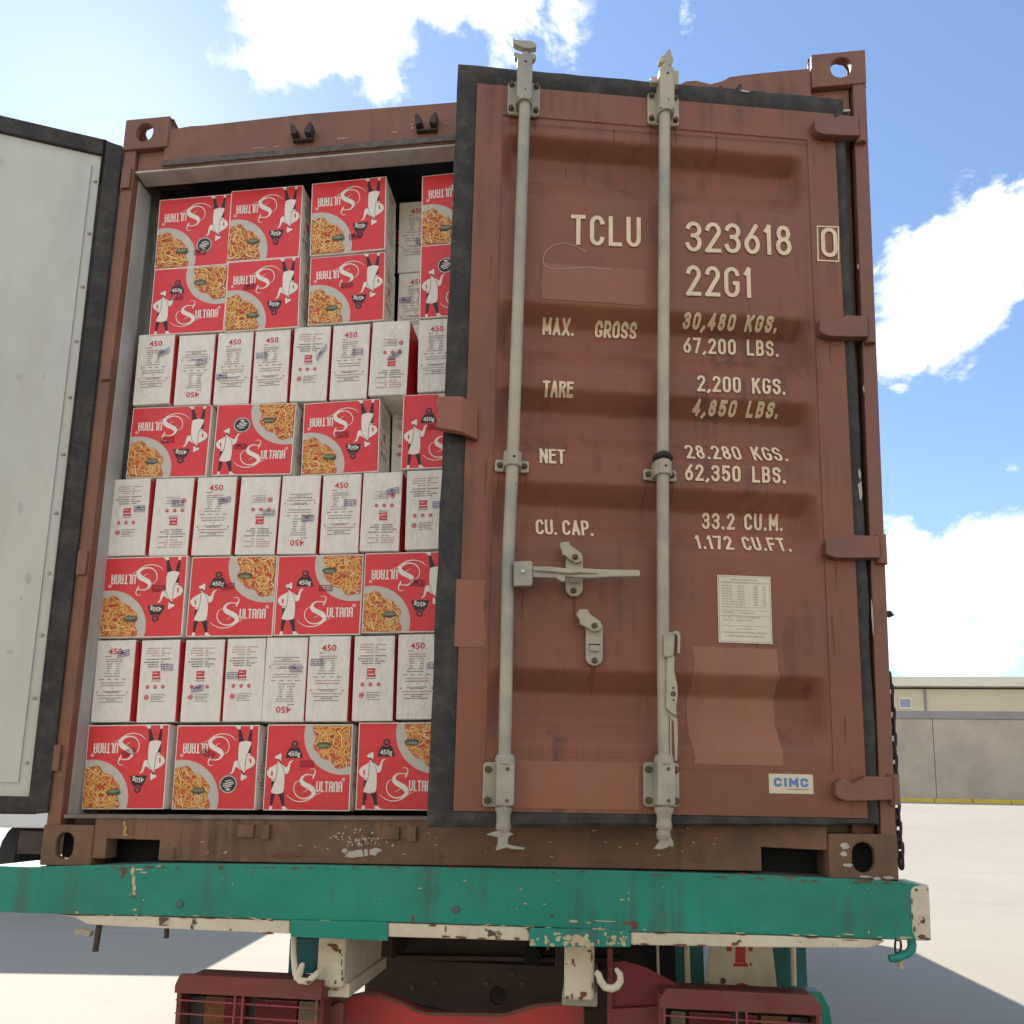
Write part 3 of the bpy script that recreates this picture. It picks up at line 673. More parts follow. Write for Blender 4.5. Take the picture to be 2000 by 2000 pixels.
b = MB()
xs = [xL, XL0 - 1e-4, XL0 + 1e-4, XL0 + .008, XL0 + .0225, XL0 + .038, XL0 + .047, XL0 + .25, XL0 + .5, XR0 - .25, XR0 - .047, XR0 - .038, XR0 - .0225, XR0 - .008, XR0 - 1e-4, XR0 + 1e-4, xR]
zs = [zT, prof[0][0], prof[1][0]] + [prof[1][0] - .005 * i for i in range(1, 500) if prof[1][0] - .005 * i > prof[-2][0] + .002] + [prof[-2][0], prof[-1][0], zB]
vs = [(x, surf(x, z), z) for z in zs for x in xs]; nx = len(xs)
b.add(vs, [(j * nx + i + nx, j * nx + i + nx + 1, j * nx + i + 1, j * nx + i) for j in range(len(zs) - 1) for i in range(nx - 1)])
b.add([(x, y, z) for x, y, z in [(xL, .058, zB), (xR, .058, zB), (xR, .058, zT), (xL, .058, zT), (xL, 0, zB), (xR, 0, zB), (xR, 0, zT), (xL, 0, zT)]],
      [(0, 3, 2, 1)[::-1], (4, 0, 1, 5)[::-1], (5, 1, 2, 6)[::-1], (6, 2, 3, 7)[::-1], (7, 3, 0, 4)[::-1]])
door = b.obj('door', [M_door], CT, smooth=True, label='right container door, swung slightly ajar, with painted markings')
door.location = H; door.rotation_euler = (0, 0, ANG)
# weld seam of the top rail
b = MB(); pa, pb = D(985, 239), D(1583, 281); b.ribbon([pa, pb], .002, -.0006); b.obj('weld_seam', mat('seam_dark', (.12, .04, .03, 1), .7, 0), door)
# lighter repainted patches, draped


def drape_patch(pts, name='repaint_patch', m=None, off=.0012, label=None):
    pl = [D(*p) for p in pts]; x0, x1 = min(p[0] for p in pl), max(p[0] for p in pl); z0, z1 = min(p[1] for p in pl), max(p[1] for p in pl)
    zz = sorted({z0, z1} | {z for z in zs if z0 < z < z1}); xx = sorted({x0, x1} | {x for x in xs if x0 < x < x1})
    b = MB(); r = random.Random(int(pts[0][0]))
    js = []; ja = jb = 0.0
    for _ in zz:
        ja = ja * .9 + r.uniform(-.0022, .0022); jb = jb * .9 + r.uniform(-.0022, .0022); js.append((ja, jb))
    V = []
    for k, z in enumerate(zz):
        for i, x in enumerate(xx):
            xx_ = x + (js[k][0] if i == 0 else js[k][1] if i == len(xx) - 1 else 0); V.append((xx_, surf(xx_, z) - off, z))
    n = len(xx); b.add(V, [(k * n + i, k * n + i + 1, (k + 1) * n + i + 1, (k + 1) * n + i) for k in range(len(zz) - 1) for i in range(n - 1)])
    return b.obj(name, m or M_patch, door, smooth=True)


M_patch2 = mat('faded_patch', (0.285, 0.108, 0.062, 1), .58, .06, 6, dirt=(0.26, 0.12, .08, 1), dirt_amt=.4, dscale=4)
drape_patch([(1060, 512), (1263, 596)], m=M_patch2); drape_patch([(1352, 1262), (1529, 1496)]); drape_patch([(968, 1484), (1248, 1582)], m=M_patch2)
drape_patch([(880, 1131), (946, 1265)], m=M_patch2)
# scratch loop and weathered drips
b = MB(); loop = [(1145, 491), (1125, 480), (1102, 474), (1082, 478), (1066, 490), (1060, 505), (1064, 518), (1078, 524), (1110, 523.5), (1150, 521.5), (1195, 526)]
b.ribbon([D(*p) for p in loop], .0016, 0, fn=lambda x, z: (x, surf(x, z) - .0022, z)); b.obj('scratch', M_whitechip, door)
b = MB()
for p in ([(1158, 1303), (1156, 1325), (1154, 1352)], [(1093, 1312), (1089, 1345)], [(1030, 1312), (1025, 1335)], [(920, 960), (918, 1005)], [(937, 800), (936, 830)], [(1465, 590), (1468, 612)], [(1105, 1472), (1130, 1475)], [(1180, 1474), (1220, 1475)]):
    b.ribbon(densify([D(*q) for q in p], .01), .002, 0, fn=lambda x, z: (x, surf(x, z) - .0024, z))
b.obj('scratch', M_patch, door)
# seal all round the leaf
b = MB(); gx0 = D(888, 300)[0]; gx0b = D(834, 1600)[0]; gt0 = D(889, 121)[1]; gt1 = D(1655, 191)[1]; gb = D(1000, 1619)[1]; gbr = D(1700, 1612)[1]
go = dict(TL=(gx0, gt0), TR=(xR + .035, gt1 + .0), BR=(xR + .035, gbr), BL=(gx0b, gb))
gi = dict(TL=(xL - .0, zT + .0), TR=(xR + .0, zT), BR=(xR, zB), BL=(xL, zB))


def seal(o, i, y0, y1):
    P = [o['TL'], o['TR'], o['BR'], o['BL'], i['TL'], i['TR'], i['BR'], i['BL']]; K = 26; vs = []; fs = []
    for s in range(4):
        a, c, d, e = P[s], P[(s + 1) % 4], P[4 + s], P[4 + (s + 1) % 4]; r = random.Random(s)
        for k in range(K + 1):
            t = k / K; O = (a[0] + (c[0] - a[0]) * t, a[1] + (c[1] - a[1]) * t); I = (d[0] + (e[0] - d[0]) * t, d[1] + (e[1] - d[1]) * t)
            w = (r.uniform(-1, 1) * .0022) if 0 < k < K else 0
            M1 = (I[0] * .72 + O[0] * .28, I[1] * .72 + O[1] * .28); M2 = (I[0] * .25 + O[0] * .75 + w, I[1] * .25 + O[1] * .75 + w)
            O = (O[0] + (w if s % 2 else 0), O[1] + (0 if s % 2 else w))
            b.v += [(I[0], y0 + .004, I[1]), (M1[0], y0 - .004, M1[1]), (M2[0], y0 - .003, M2[1]), (O[0], y0 + .006, O[1]), (O[0], y1, O[1]), (I[0], y1, I[1])]
        base = len(b.v) - 6 * (K + 1)
        for k in range(K):
            for q in range(5): f = [base + k * 6 + q, base + k * 6 + q + 1, base + k * 6 + q + 7, base + k * 6 + q + 6]; b.f.append(f[::-1]); b.m.append(0)


seal(go, gi, 0, .052)
b.obj('door_seal', M_rubber, door, smooth=True)
marks('torn_seal', M_whitechip, [(1680, 955, 5, 22), (1679, 925, 3, 14), (1676, 520, 1.5, 8), (1687, 760, 1.5, 9), (1704, 1205, 2, 40), (1455, 178, 14, 3)], 0, fn=lambda px, py: D(px, py, -.006), parent=None)
bpy.data.objects['torn_seal'].parent = door; bpy.data.objects['torn_seal'].location = (0, -.006, 0)
# hinges
HB = [(1589, 1690, 222, 262, 8), (1599, 1705, 613, 656, 3), (1611, 1726, 1043, 1089, 1), (1630, 1747, 1515, 1564, -2)]
for k, (a, c, t, bt, s) in enumerate(HB):
    x0, z1 = D(a, t, -.02); x1, _ = D(c, t, -.02); z0 = D(a, bt, -.02)[1]; b = MB(); hz = z1 - z0; x1 = max(x1, .06)
    b.prism([(x0, z0 + .2 * hz), (x0, z1 - .3 * hz), (x0 + .02, z1 - .1 * hz), (x0 + .05, z1 - .02), (x0 + .085, z1), (x1 - .025, z1), (x1 - .025, z0 + .006), (x0 + .09, z0 + .002), (x0 + .03, z0), (x0 + .008, z0 + .006)], -.024, -.001)
    hg = b.obj('hinge', M_hinge, door, bevel=.0025)
    b = MB(); b.lathe([(0, .016), (1, .016)], ((x1 - .012, -.006, z0 - .008), (x1 - .012, -.006, z1 + .008)), 12); b.obj('hinge_knuckle', M_hinge, door, smooth=True)
    # little dark fillet under the blade is real geometry: the gusset
# anti theft tab folded over the free edge
t0 = D(856, 778, -.03); t1 = D(934, 783, -.03); b0 = D(858, 842, -.03); mid = D(902, 780, -.03)[0]
b = MB(); b.add([(t0[0], -.040, t0[1]), (mid, -.046, t1[1] + .002), (t1[0], -.012, t1[1] - .004), (t1[0], -.012, b0[1] - .008), (mid, -.046, b0[1] - .006), (t0[0], -.040, b0[1] + .006),
                 (t0[0], -.020, t0[1]), (mid, -.026, t1[1] + .002), (t1[0], -.002, t1[1] - .004), (t1[0], -.002, b0[1] - .008), (mid, -.026, b0[1] - .006), (t0[0], -.020, b0[1] + .006)],
                [(0, 5, 4, 1), (1, 4, 3, 2), (6, 7, 10, 11), (7, 8, 9, 10), (0, 1, 7, 6), (1, 2, 8, 7), (2, 3, 9, 8), (3, 4, 10, 9), (4, 5, 11, 10), (5, 0, 6, 11)])
b.obj('overlap_tab', M_patch2, door, bevel=.0012)

# ---- markings


def hit(px, py):                                         # where the sight line meets the corrugated leaf
    best = None
    for i in range(0, 60):
        o = i * .001; x, z = D(px, py, o)
        if surf(x, z) <= o + 1e-6: return x, z
    return D(px, py, 0)


def paint(text, l, r, hpx, t=.0075, slope_pt=None, m=M_letter, gap=.17, space=.42):
    (lx, top, bot) = l; x0, z1 = hit(lx, top); z0 = hit(lx, bot)[1]; x1, zr1 = hit(r[0], r[1]); zr0 = hit(r[0], r[2])[1]
    h = z1 - z0; sl = (zr0 - z0) / (x1 - x0); b = MB()
    stroke_text(b, text, x0, x1, z0, h, t, fn=lambda x, z: (x, surf(x, z) - .0028, z), slope=sl, step=.005, gap=gap, space=space)
    return b.obj('painted_lettering', m, door)


paint('TCLU', (1116.5, 420.5, 479), (1250, 426, 484), 0, .0125, gap=.22)
paint('323618', (1339, 433.5, 492), (1543, 442.5, 500.5), 0, .0125, gap=.16)
paint('0', (1602, 446, 503), (1633, 446, 503), 0, .0125)
b = MB(); bb = [D(1596, 442.5), D(1637, 444), D(1637.5, 511), D(1597.5, 509)]; b.ribbon(bb, .0042, 0, closed=True, fn=lambda x, z: (x, -.0014, z)); b.obj('check_digit_box', M_letter, door)
paint('22G1', (1340, 519, 578), (1466, 526, 583), 0, .0125, gap=.2)
paint('MAX.', (1061, 622, 655), (1123, 624, 657.5), 0, gap=.14)
paint('GROSS', (1164, 627.5, 660), (1245, 632, 664), 0, gap=.12)
paint('30,480 KGS.', (1337, 610, 645), (1523, 617, 653), 0, .0077, gap=.2, space=.7)
paint('67,200 LBS.', (1334, 660, 690), (1520, 667, 698), 0, .0077, gap=.2, space=.7)
paint('TARE', (1061, 744, 777), (1120, 747, 779), 0, gap=.1)
paint('2,200 KGS.', (1361, 734, 765), (1531, 741, 772), 0, .0077, gap=.2, space=.7)
paint('4,850 LBS.', (1356, 780, 814), (1526, 787, 820), 0, .0077, gap=.2, space=.7)
paint('NET', (1054, 877, 905), (1102, 878, 907), 0, gap=.14)
paint('28.280 KGS.', (1335, 870, 896), (1529, 876, 901), 0, .0077, gap=.22, space=.7)
paint('62,350 LBS.', (1337, 907.6, 939), (1532, 911, 945), 0, .0077, gap=.2, space=.7)
paint('CU. CAP.', (1046.5, 1015, 1044), (1157, 1018, 1047), 0, gap=.15, space=.3)
paint('33.2 CU.M.', (1371, 1002, 1034), (1529, 1005, 1038), 0, .0077, gap=.2, space=.62)
paint('1.172 CU.FT.', (1355, 1046, 1072), (1536, 1050, 1077.5), 0, .0077, gap=.2, space=.62)
# maker's placard
q = [D(1401, 1122), D(1505, 1127), D(1506, 1256), D(1401, 1256.5)]; px0, px1, pz1, pz0 = q[0][0], q[1][0], (q[0][1] + q[1][1]) / 2, (q[2][1] + q[3][1]) / 2
PY = BASE
pl_ = MB(); pl_.box(px0, px1, PY - .003, PY - .0006, pz0, pz1); plac = pl_.obj('data_placard', M_plac, door, bevel=.0008, label='cream maker placard with rows of small print')
b = MB(); Wp, Hp = px1 - px0, pz1 - pz0
rows = [('CHINA INTERNATIONAL', .5, .925, .028, .52, 'CENTER'), ('MARINE CONTAINERS (GROUP) LTD', .5, .882, .028, .86, 'CENTER')]
for i, (w1, w2, n1, n2) in enumerate([('EXTERNAL', 'LENGTH', '6058', 'MM'), ('EXTERNAL', 'WIDTH', '2438', 'MM'), ('EXTERNAL', 'HEIGHT', '2591', 'MM'), ('INTERNAL', 'LENGTH', '5898', 'MM'), ('INTERNAL', 'WIDTH', '2352', 'MM'), ('INTERNAL', 'HEIGHT', '2393', 'MM'), ('DOOR OPENING WIDTH', '', '2340', 'MM'), ('DOOR OPENING HEIGHT', '', '2280', 'MM')]):
    z = .830 - i * .0385
    rows.append((w1, .08, z, .022, .2 if w2 else .42, 'LEFT'))
    if w2: rows.append((w2, .36, z, .022, .14, 'LEFT'))
    rows += [(n1, .66, z, .022, .09, 'LEFT'), (n2, .84, z, .022, .06, 'LEFT')]
rows += [('INTERNAL CUBE CAP 33.2 CU.M. 1172 CU.FT.', .08, .52, .02, .82, 'LEFT'), ('MODEL No.', .08, .435, .024, .22, 'LEFT'), ('CB22-01', .42, .435, .024, .26, 'LEFT'), ('C.S. No.', .08, .37, .022, .18, 'LEFT'), ('GB/C 3110 8514/7', .34, .37, .022, .44, 'LEFT'),
         ('T.I.R. No.', .08, .325, .022, .2, 'LEFT'), ('6004/2001', .34, .325, .022, .28, 'LEFT'), ('MANUFACTURED BY', .5, .2, .018, .35, 'CENTER'), ('CHINA INTERNATIONAL MARINE', .5, .145, .026, .8, 'CENTER'), ('CONTAINERS (GROUP) LTD', .5, .09, .028, .68, 'CENTER')]
for t, u, v, h, w, al in rows: font_mesh(b, t, px0 + u * Wp, pz0 + v * Hp, h * Hp * .85, PY - .0034, width=w * Wp, align=al)
for v in (.48, .4, .25): b.ribbon([(px0 + .05 * Wp, pz0 + v * Hp), (px1 - .05 * Wp, pz0 + v * Hp)], .0008, PY - .0034)
b.ribbon([(px0 + .025 * Wp, pz0 + .02 * Hp), (px1 - .025 * Wp, pz0 + .02 * Hp), (px1 - .025 * Wp, pz1 - .02 * Hp), (px0 + .025 * Wp, pz1 - .02 * Hp)], .0008, PY - .0034, closed=True)
b.obj('placard_print', M_grey, door)
q = [D(1501, 1511), D(1587, 1511), D(1588, 1551), D(1503, 1552)]; sx0, sx1, sz1, sz0 = q[0][0], q[1][0], q[0][1], q[2][1]
b = MB(); b.box(sx0, sx1, -.0012, -.0003, sz0, sz1); b.obj('maker_sticker', M_stick, door, label='cream sticker with blue letters')
b = MB(); sw, shh = sx1 - sx0, sz1 - sz0; stroke_text(b, 'CIMC', sx0 + .1 * sw, sx1 - .1 * sw, sz0 + shh * .34, shh * .46, shh * .125, -.0016, gap=.09); b.ribbon([(sx0 + .4 * (sx1 - sx0), sz0 + .22 * (sz1 - sz0)), (sx1 - .1 * (sx1 - sx0), sz0 + .22 * (sz1 - sz0))], .002, -.0016, mi=1)
b.obj('sticker_print', [M_blue, M_patch], door)

# ---- locking gear
BO = -.034


def bolt(parent, x, z, y, r=.0085, name='bolt'):
    b = MB(); b.lathe([(0, r), (.55, r), (1, r * .7)], ((x, y, z), (x, y - .009, z)), 6); return b.obj(name, M_bolt, parent)


def L3(px, py, off=BO):
    x, z = D(px, py, off); return (x, off, z)


BARS = [((1024.4, 225), (1001, 905), (993, 1078), (985.6, 1485), 983.5), ((1298, 246), (1294.5, 922), (1295, 1233), (1297, 1485), 1297.6)]
for k, bar in enumerate(BARS):
    pts = [L3(*bar[0][:2])] + [L3(*p) for p in bar[1:4]]; pts.append(L3(bar[4], 1600))
    top = Vector(pts[0]) + (Vector(pts[0]) - Vector(pts[1])).normalized() * .10; pts = [tuple(top)] + pts
    b = MB(); b.tube(pts, .0168, 14); b.obj('locking_bar', M_galv, door, smooth=True)
    # top bracket: flange plate, housing, collar
    bx0, by0, bx1, by1 = ((992, 160, 1054, 229), (1264, 182, 1326, 248))[k]
    x0, z1 = D(bx0, by0, -.006); x1, z0 = D(bx1, by1, -.006); cx = (x0 + x1) / 2 + (-.001 if k == 0 else 0)
    b = MB(); b.prism(rrect(x0, x1, z0, z1, .012), -.010, -.001); hw = .0225
    b.prism([(cx - hw, z0 + .008), (cx + hw, z0 + .008), (cx + hw, z1 + .03), (cx + hw * .8, z1 + .045), (cx - hw * .8, z1 + .045), (cx - hw, z1 + .03)], -.056, -.010)
    br = b.obj('bar_bracket', M_galv, door, bevel=.005)
    b = MB(); b.lathe([(0, .0245), (.25, .026), (1, .0225)], ((cx, BO, z0 + .004), (cx, BO, z0 + .04)), 16); b.obj('bracket_collar', M_galv, door, smooth=True)
    for sx_ in (x0 + .0115, x1 - .0115):
        for sz_ in (z0 + .016, z1 - .014): bolt(door, sx_, sz_, -.010)
    for sz_ in (z0 + .035, z1 + .018):
        b = MB(); b.lathe([(0, .0035), (1, .0035)], ((cx + .002, -.0555, sz_), (cx + .002, -.0568, sz_)), 10); b.obj('grease_hole', M_black, door)
    # mid guide
    my0, my1, mx0, mx1 = ((888, 923, 967, 1033), (906, 940, 1256, 1321))[k]
    x0, z1 = D(mx0, my0 + 10, -.006); x1, z0 = D(mx1, my1 + 1, -.006); z1 = z1; c3 = L3(*(bar[1]))
    b = MB(); b.prism(rrect(x0, x1, z0, z1, .006), -.009, -.001)
    prf = [(c3[0] - .026, -.009), (c3[0] - .024, -.04), (c3[0] - .012, -.056), (c3[0] + .012, -.056), (c3[0] + .024, -.04), (c3[0] + .026, -.009)]
    zc0, zc1 = z0 + .001, z1 + .010
    vs = [(x, y, zc0) for x, y in prf] + [(x, y, zc1) for x, y in prf]; n = len(prf)
    b.add(vs, [(i, i + 1, i + 1 + n, i + n) for i in range(n - 1)] + [tuple(range(n - 1, -1, -1)), tuple(range(n, 2 * n)), (n - 1, 0, n, 2 * n - 1)])
    b.obj('bar_guide', M_galv, door, bevel=.003)
    bolt(door, x0 + .013, (z0 + z1) / 2, -.009); bolt(door, x1 - .013, (z0 + z1) / 2, -.009)
    b = MB(); b.lathe([(0, .0035), (1, .0035)], ((c3[0] + .003, -.0555, (zc0 + zc1) / 2), (c3[0] + .003, -.057, (zc0 + zc1) / 2)), 10); b.obj('grease_hole', M_black, door)
    if k == 1:
        b = MB(); b.tube([(c3[0] + .021 * math.cos(a), BO + .021 * math.sin(a), zc1 + .012 + .002 * math.sin(3 * a)) for a in [i * math.pi / 8 for i in range(16)]], .009, 8, closed=True); b.obj('guide_sleeve', M_rubber, door, smooth=True)
    # bottom bracket
    x0, z1 = D((944, 1256)[k], 1488, -.006); x1, z0 = D((1000, 1327)[k] if k else 1000, 1577, -.006); cx = L3(bar[3][0], 1530)[0]
    if k == 0: x1 = D(1000, 1530, -.006)[0]
    b = MB(); b.prism(rrect(x0, x1, z0, z1, .012), -.010, -.001)
    b.prism([(cx - .022, z0 + .004), (cx + .024, z0 + .004), (cx + .024, z1 - .004), (cx - .022, z1 - .004)], -.056, -.010); b.obj('bar_bracket', M_galv, door, bevel=.005)
    b = MB(); b.lathe([(0, .0225), (.4, .026), (1, .026)], ((cx, BO, z1 + .018), (cx, BO, z1 - .006)), 16); b.obj('bracket_collar', M_galv, door, smooth=True)
    for sz_ in (z0 + .017, z1 - .019):
        bolt(door, x0 + .013, sz_, -.010, .010)
        if k: bolt(door, x1 - .010, sz_, -.010, .010)
        b = MB(); b.lathe([(0, .005), (1, .004)], ((cx + .006, -.0555, sz_), (cx + .006, -.059, sz_)), 8); b.obj('grease_hole', M_bolt, door)
# cams at the bar ends: outlines with real thickness


def cam_part(name, outline, y0, y1, bev=.0025):
    ym = (y0 + y1) / 2; b = MB(); b.prism([D(x, y, BO) for x, y in outline], ym - .009, ym + .007); return b.obj(name, M_galv, door, bevel=bev)


def neck(pts, rmul=1.0):                                  # (px centre, py, half width px)
    P = [L3(x, y) for x, y, w in pts]; R_ = [abs(D(x + w, y, BO)[0] - D(x, y, BO)[0]) * rmul for x, y, w in pts]
    b = MB(); b.tube(P, R_, 14); return b.obj('cam_neck', M_galv, door, smooth=True)


neck([(1026.5, 140, 12), (1026.5, 128, 12), (1027, 120, 11), (1027, 112, 10), (1028, 105, 6)])
cam_part('cam_end', [(1002, 110), (1006, 107), (1018, 111), (1028, 108), (1044, 111), (1047, 115), (1043, 121), (1016, 122), (1006, 117)], -.052, -.016)
cam_part('cam_end', [(999, 83), (1003, 87), (1014, 89), (1026, 89), (1038, 90), (1047, 96), (1047, 102), (1040, 104), (1030, 105), (1020, 103), (1008, 98), (1001, 92)], -.060, -.022)
neck([(1300, 168, 12), (1300, 156, 12), (1300, 146, 12), (1299, 140, 10), (1297, 132, 7), (1298, 122, 8), (1303, 112, 6), (1306, 105, 2.5)])
cam_part('cam_end', [(1284, 129), (1288, 120), (1297, 113), (1305, 103), (1309, 108), (1310, 118), (1314, 121), (1309, 134), (1298, 138), (1296, 128), (1289, 131)], -.058, -.018)
cam_part('cam_end', [(1270, 153), (1284, 153), (1285, 164), (1271, 164)], -.04, -.02, .002); cam_part('cam_end', [(1311, 141), (1325, 141), (1325, 168), (1315, 168), (1310, 160)], -.04, -.02, .002)
neck([(983.5, 1577, 16.5), (983.5, 1584, 16), (983.5, 1590, 13.5), (983, 1605, 13.5), (983, 1616, 15), (983, 1621, 13), (982.5, 1626, 10)])
cam_part('cam_end', [(949, 1630), (962, 1625), (975, 1622), (990, 1622), (1003, 1629), (993, 1634), (991, 1642), (992, 1649), (1004, 1652), (1025, 1655), (1023, 1659), (1000, 1658), (990, 1655), (968, 1661), (972, 1645), (972, 1635), (960, 1632)], -.054, -.020)
neck([(1297, 1577, 18), (1297, 1586, 18), (1297, 1592, 14), (1297, 1606, 14), (1297, 1612, 16), (1297, 1617, 15), (1297, 1622, 12), (1296, 1628, 14), (1296, 1634, 13), (1297, 1640, 10)])
cam_part('cam_end', [(1287, 1632), (1308, 1632), (1309, 1636), (1313, 1643), (1314, 1652), (1310, 1655), (1308, 1650), (1302, 1655), (1290, 1659), (1276, 1658), (1283, 1649), (1288, 1643)], -.052, -.018)
# handle 1, horizontal, with clamp and catch plates
b = MB(); b.prism([D(x, y, -.05) for x, y in ((1003, 1099), (1036, 1098), (1039.5, 1102), (1039.5, 1143), (1035, 1147), (1003, 1147))], -.064, -.046); b.obj('handle_clamp', M_galv, door, bevel=.003)
b = MB(); x, z = D(1021.5, 1117.5, -.06); b.lathe([(0, .006), (.6, .006), (1, .003)], ((x, -.064, z), (x, -.072, z)), 12); b.obj('handle_rivet', mat('bright_steel', (.6, .58, .52, 1), .3, .05, 9, metal=.6), door, smooth=True)
b = MB(); b.prism([D(x, y, -.05) for x, y in ((1040, 1108), (1075, 1109), (1112, 1113), (1135, 1112), (1170, 1114), (1246, 1115.5), (1249, 1119), (1248, 1128), (1200, 1128.5), (1150, 1131), (1125, 1130), (1103, 1128), (1103, 1138), (1096, 1138), (1085, 1131), (1040, 1130))], -.062, -.048); b.obj('handle', M_galv, door, bevel=.004, label='long grey door handle lying level in its catch')
b = MB(); b.tube([L3(1042, 1113, -.064), L3(1080, 1115, -.066), L3(1112, 1118, -.067), L3(1132, 1116.5, -.066), L3(1168, 1119, -.064)], [.003, .0045, .0045, .0045, .002], 8); b.obj('handle', M_galv, door, smooth=True, label='raised rib of the level handle')


def catch(x0, x1, y0, y1, lev, rivets, win=None):
    b = MB(); xa, zt = D(x0, y0, -.01); xb, zb_ = D(x1, y1, -.01); r = (xb - xa) / 2
    b.prism([(xa, zt), (xb, zt)] + arc((xa + xb) / 2, zb_ + r, r, r, 0, -180, 12), -.014, -.003); b.obj('handle_catch', M_galv, door, bevel=.003)
    b = MB(); b.prism([D(x, y, -.02) for x, y in lev], -.028, -.0145); b.obj('catch_lever', M_galv, door, bevel=.003)
    for x, y, o in rivets: bolt(door, *D(x, y, o), o, .0085)
    if win:
        a, c, t, bt = win; xa, zt = D(a, t, -.015); xb, zb_ = D(c, bt, -.015)
        b = MB(); b.box(xa, xb, -.020, -.0142, zb_, zt); b.obj('catch_tongue', M_galv, door, bevel=.002)
        b = MB(); b.ribbon([(xa - .003, zt + .002), (xb + .003, zt + .002)], .004, -.0144); b.obj('catch_slot', M_black, door)


catch(1105, 1138, 1090, 1166, [(1094, 1061), (1112, 1059), (1113, 1066), (1125, 1075), (1136, 1083), (1138, 1092), (1134, 1099), (1124, 1101), (1110, 1093), (1104, 1087), (1098, 1085), (1097, 1078), (1093, 1070)], [(1123, 1088, -.028), (1120, 1154, -.014)], (1112, 1133, 1127, 1139))
catch(1144, 1177, 1222, 1301, [(1126, 1198), (1132, 1191), (1148, 1191), (1151, 1200), (1160, 1206), (1172, 1215), (1176, 1224), (1170, 1233), (1158, 1234), (1144, 1226), (1132, 1220), (1132, 1212), (1127, 1205)], [(1161, 1222, -.028), (1161, 1290, -.014)], (1152, 1170, 1260, 1273))
# handle 2 hanging down along the second bar
b = MB(); b.prism([D(x, y, -.05) for x, y in ((1293, 1240), (1312, 1236), (1316, 1244), (1312, 1283), (1296, 1286), (1293, 1275))], -.066, -.05); b.obj('handle_clamp', M_galv, door, bevel=.003)
b = MB(); b.prism([D(x, y, -.05) for x, y in ((1309, 1238), (1317, 1234), (1323, 1237), (1325, 1246), (1324, 1279), (1320, 1279), (1320, 1248), (1317, 1241), (1314, 1243))], -.070, -.040); b.obj('handle_clamp', M_galv, door, bevel=.002)
b = MB(); b.prism([D(x, y, -.05) for x, y in ((1301, 1284), (1316, 1282), (1315, 1310), (1321, 1340), (1322, 1356), (1319, 1380), (1320, 1400), (1310, 1394), (1302, 1388), (1299, 1380), (1300, 1310))], -.062, -.050); b.obj('handle', M_galv, door, bevel=.004, label='grey door handle hanging straight down along its bar')
for x, y, r in ((1315, 1343.5, .003), (1315, 1355, .0075), (1315.5, 1367.5, .003)):
    xx, zz = D(x, y, -.062); b = MB(); b.lathe([(0, r), (1, r)], ((xx, -.0618, zz), (xx, -.0632, zz)), 12); b.obj('handle_hole', M_bolt, door)
b = MB(); b.prism([D(x, y, -.05) for x, y in ((1300, 1386), (1310, 1392), (1323, 1404), (1324, 1440), (1323, 1485), (1319, 1486), (1317, 1440), (1316, 1410), (1304, 1396))], -.050, -.044); b.obj('handle_strap', M_galv, door, bevel=.001)
b = MB(); b.tube([L3(1310, 1400, -.048), L3(1310, 1440, -.048), L3(1311, 1484, -.048)], .0025, 6); b.obj('handle_strap', M_galv, door)

b = MB(); r5 = random.Random(21)
for px, py, ln in [(998, 232, 40), (1046, 232, 26), (1271, 250, 50), (1320, 250, 34), (974, 926, 44), (1028, 926, 30), (1262, 943, 52), (1316, 942, 36), (1124, 1168, 60), (1120, 1166, 40), (1161, 1303, 46), (1155, 1302, 26), (953, 1580, 10), (1021, 1150, 60), (1264, 1580, 10),
                   (1610, 264, 50), (1620, 660, 60), (1632, 1092, 54), (1590, 300, 30), (1400, 260, 60), (1200, 250, 36), (1480, 1260, 70), (1300, 1290, 60), (1110, 300, 24), (960, 500, 50), (950, 900, 70), (1625, 1200, 80), (1650, 1400, 50)]:
    x, z = D(px, py); L = ln / 690.; w = r5.uniform(.002, .005); pts = densify([(x, z), (x + r5.uniform(-.003, .003), z - L)], .006); n = len(pts)
    b.ribbon(pts, [w * (1 - i / n) ** .6 + .0004 for i in range(n)], 0, fn=lambda q, r_: (q, surf(q, r_) - .0011, r_))
b.obj('rust_run', mat('rust_run_paint', (.15, .062, .034, 1), .75, .3, 30), door, kind='stuff')

# ------------------------------------------------------------------ left door, swung wide open
LA = math.radians(180 + 21.5)                            # leaf points to the left and a little towards the viewer
lx, lz = F(244, 287)
b = MB()                                                 # local: x from hinge (0) to free edge, +y is the inner face
b.box(.055, 1.13, -.045, -.008, .20, 2.40); nL = 9
b.box(.09, 1.095, -.008, -.002, .24, 2.36)
ldoor = b.obj('door', M_doorin, CT, label='left container door, swung wide open, pale lining showing')
ldoor.location = (lx - .004, -.004, 0); ldoor.rotation_euler = (0, 0, LA)
b = MB(); b.box(.0, .055, -.052, .004, .15, 2.452); b.box(1.13, 1.175, -.052, .004, .15, 2.452); b.box(.055, 1.13, -.052, .004, 2.401, 2.452); b.box(.055, 1.13, -.052, .004, .15, .199)
b.obj('door_seal', M_rubber, ldoor, bevel=.006)
r6 = random.Random(4); b = MB()
for i in range(60):
    x, z = r6.uniform(.11, 1.08), r6.uniform(.3, 2.3); b.add([(px_, -.0018 + i * 1e-5, pz_) for px_, pz_ in blob(x, z, r6.uniform(.002, .012), r6.uniform(.001, .03), 8)], [tuple(range(8))[::-1]])
b.obj('scuff', mat('lining_scuff', (.47, .455, .39, 1), .8, .1, 20), ldoor, kind='stuff')
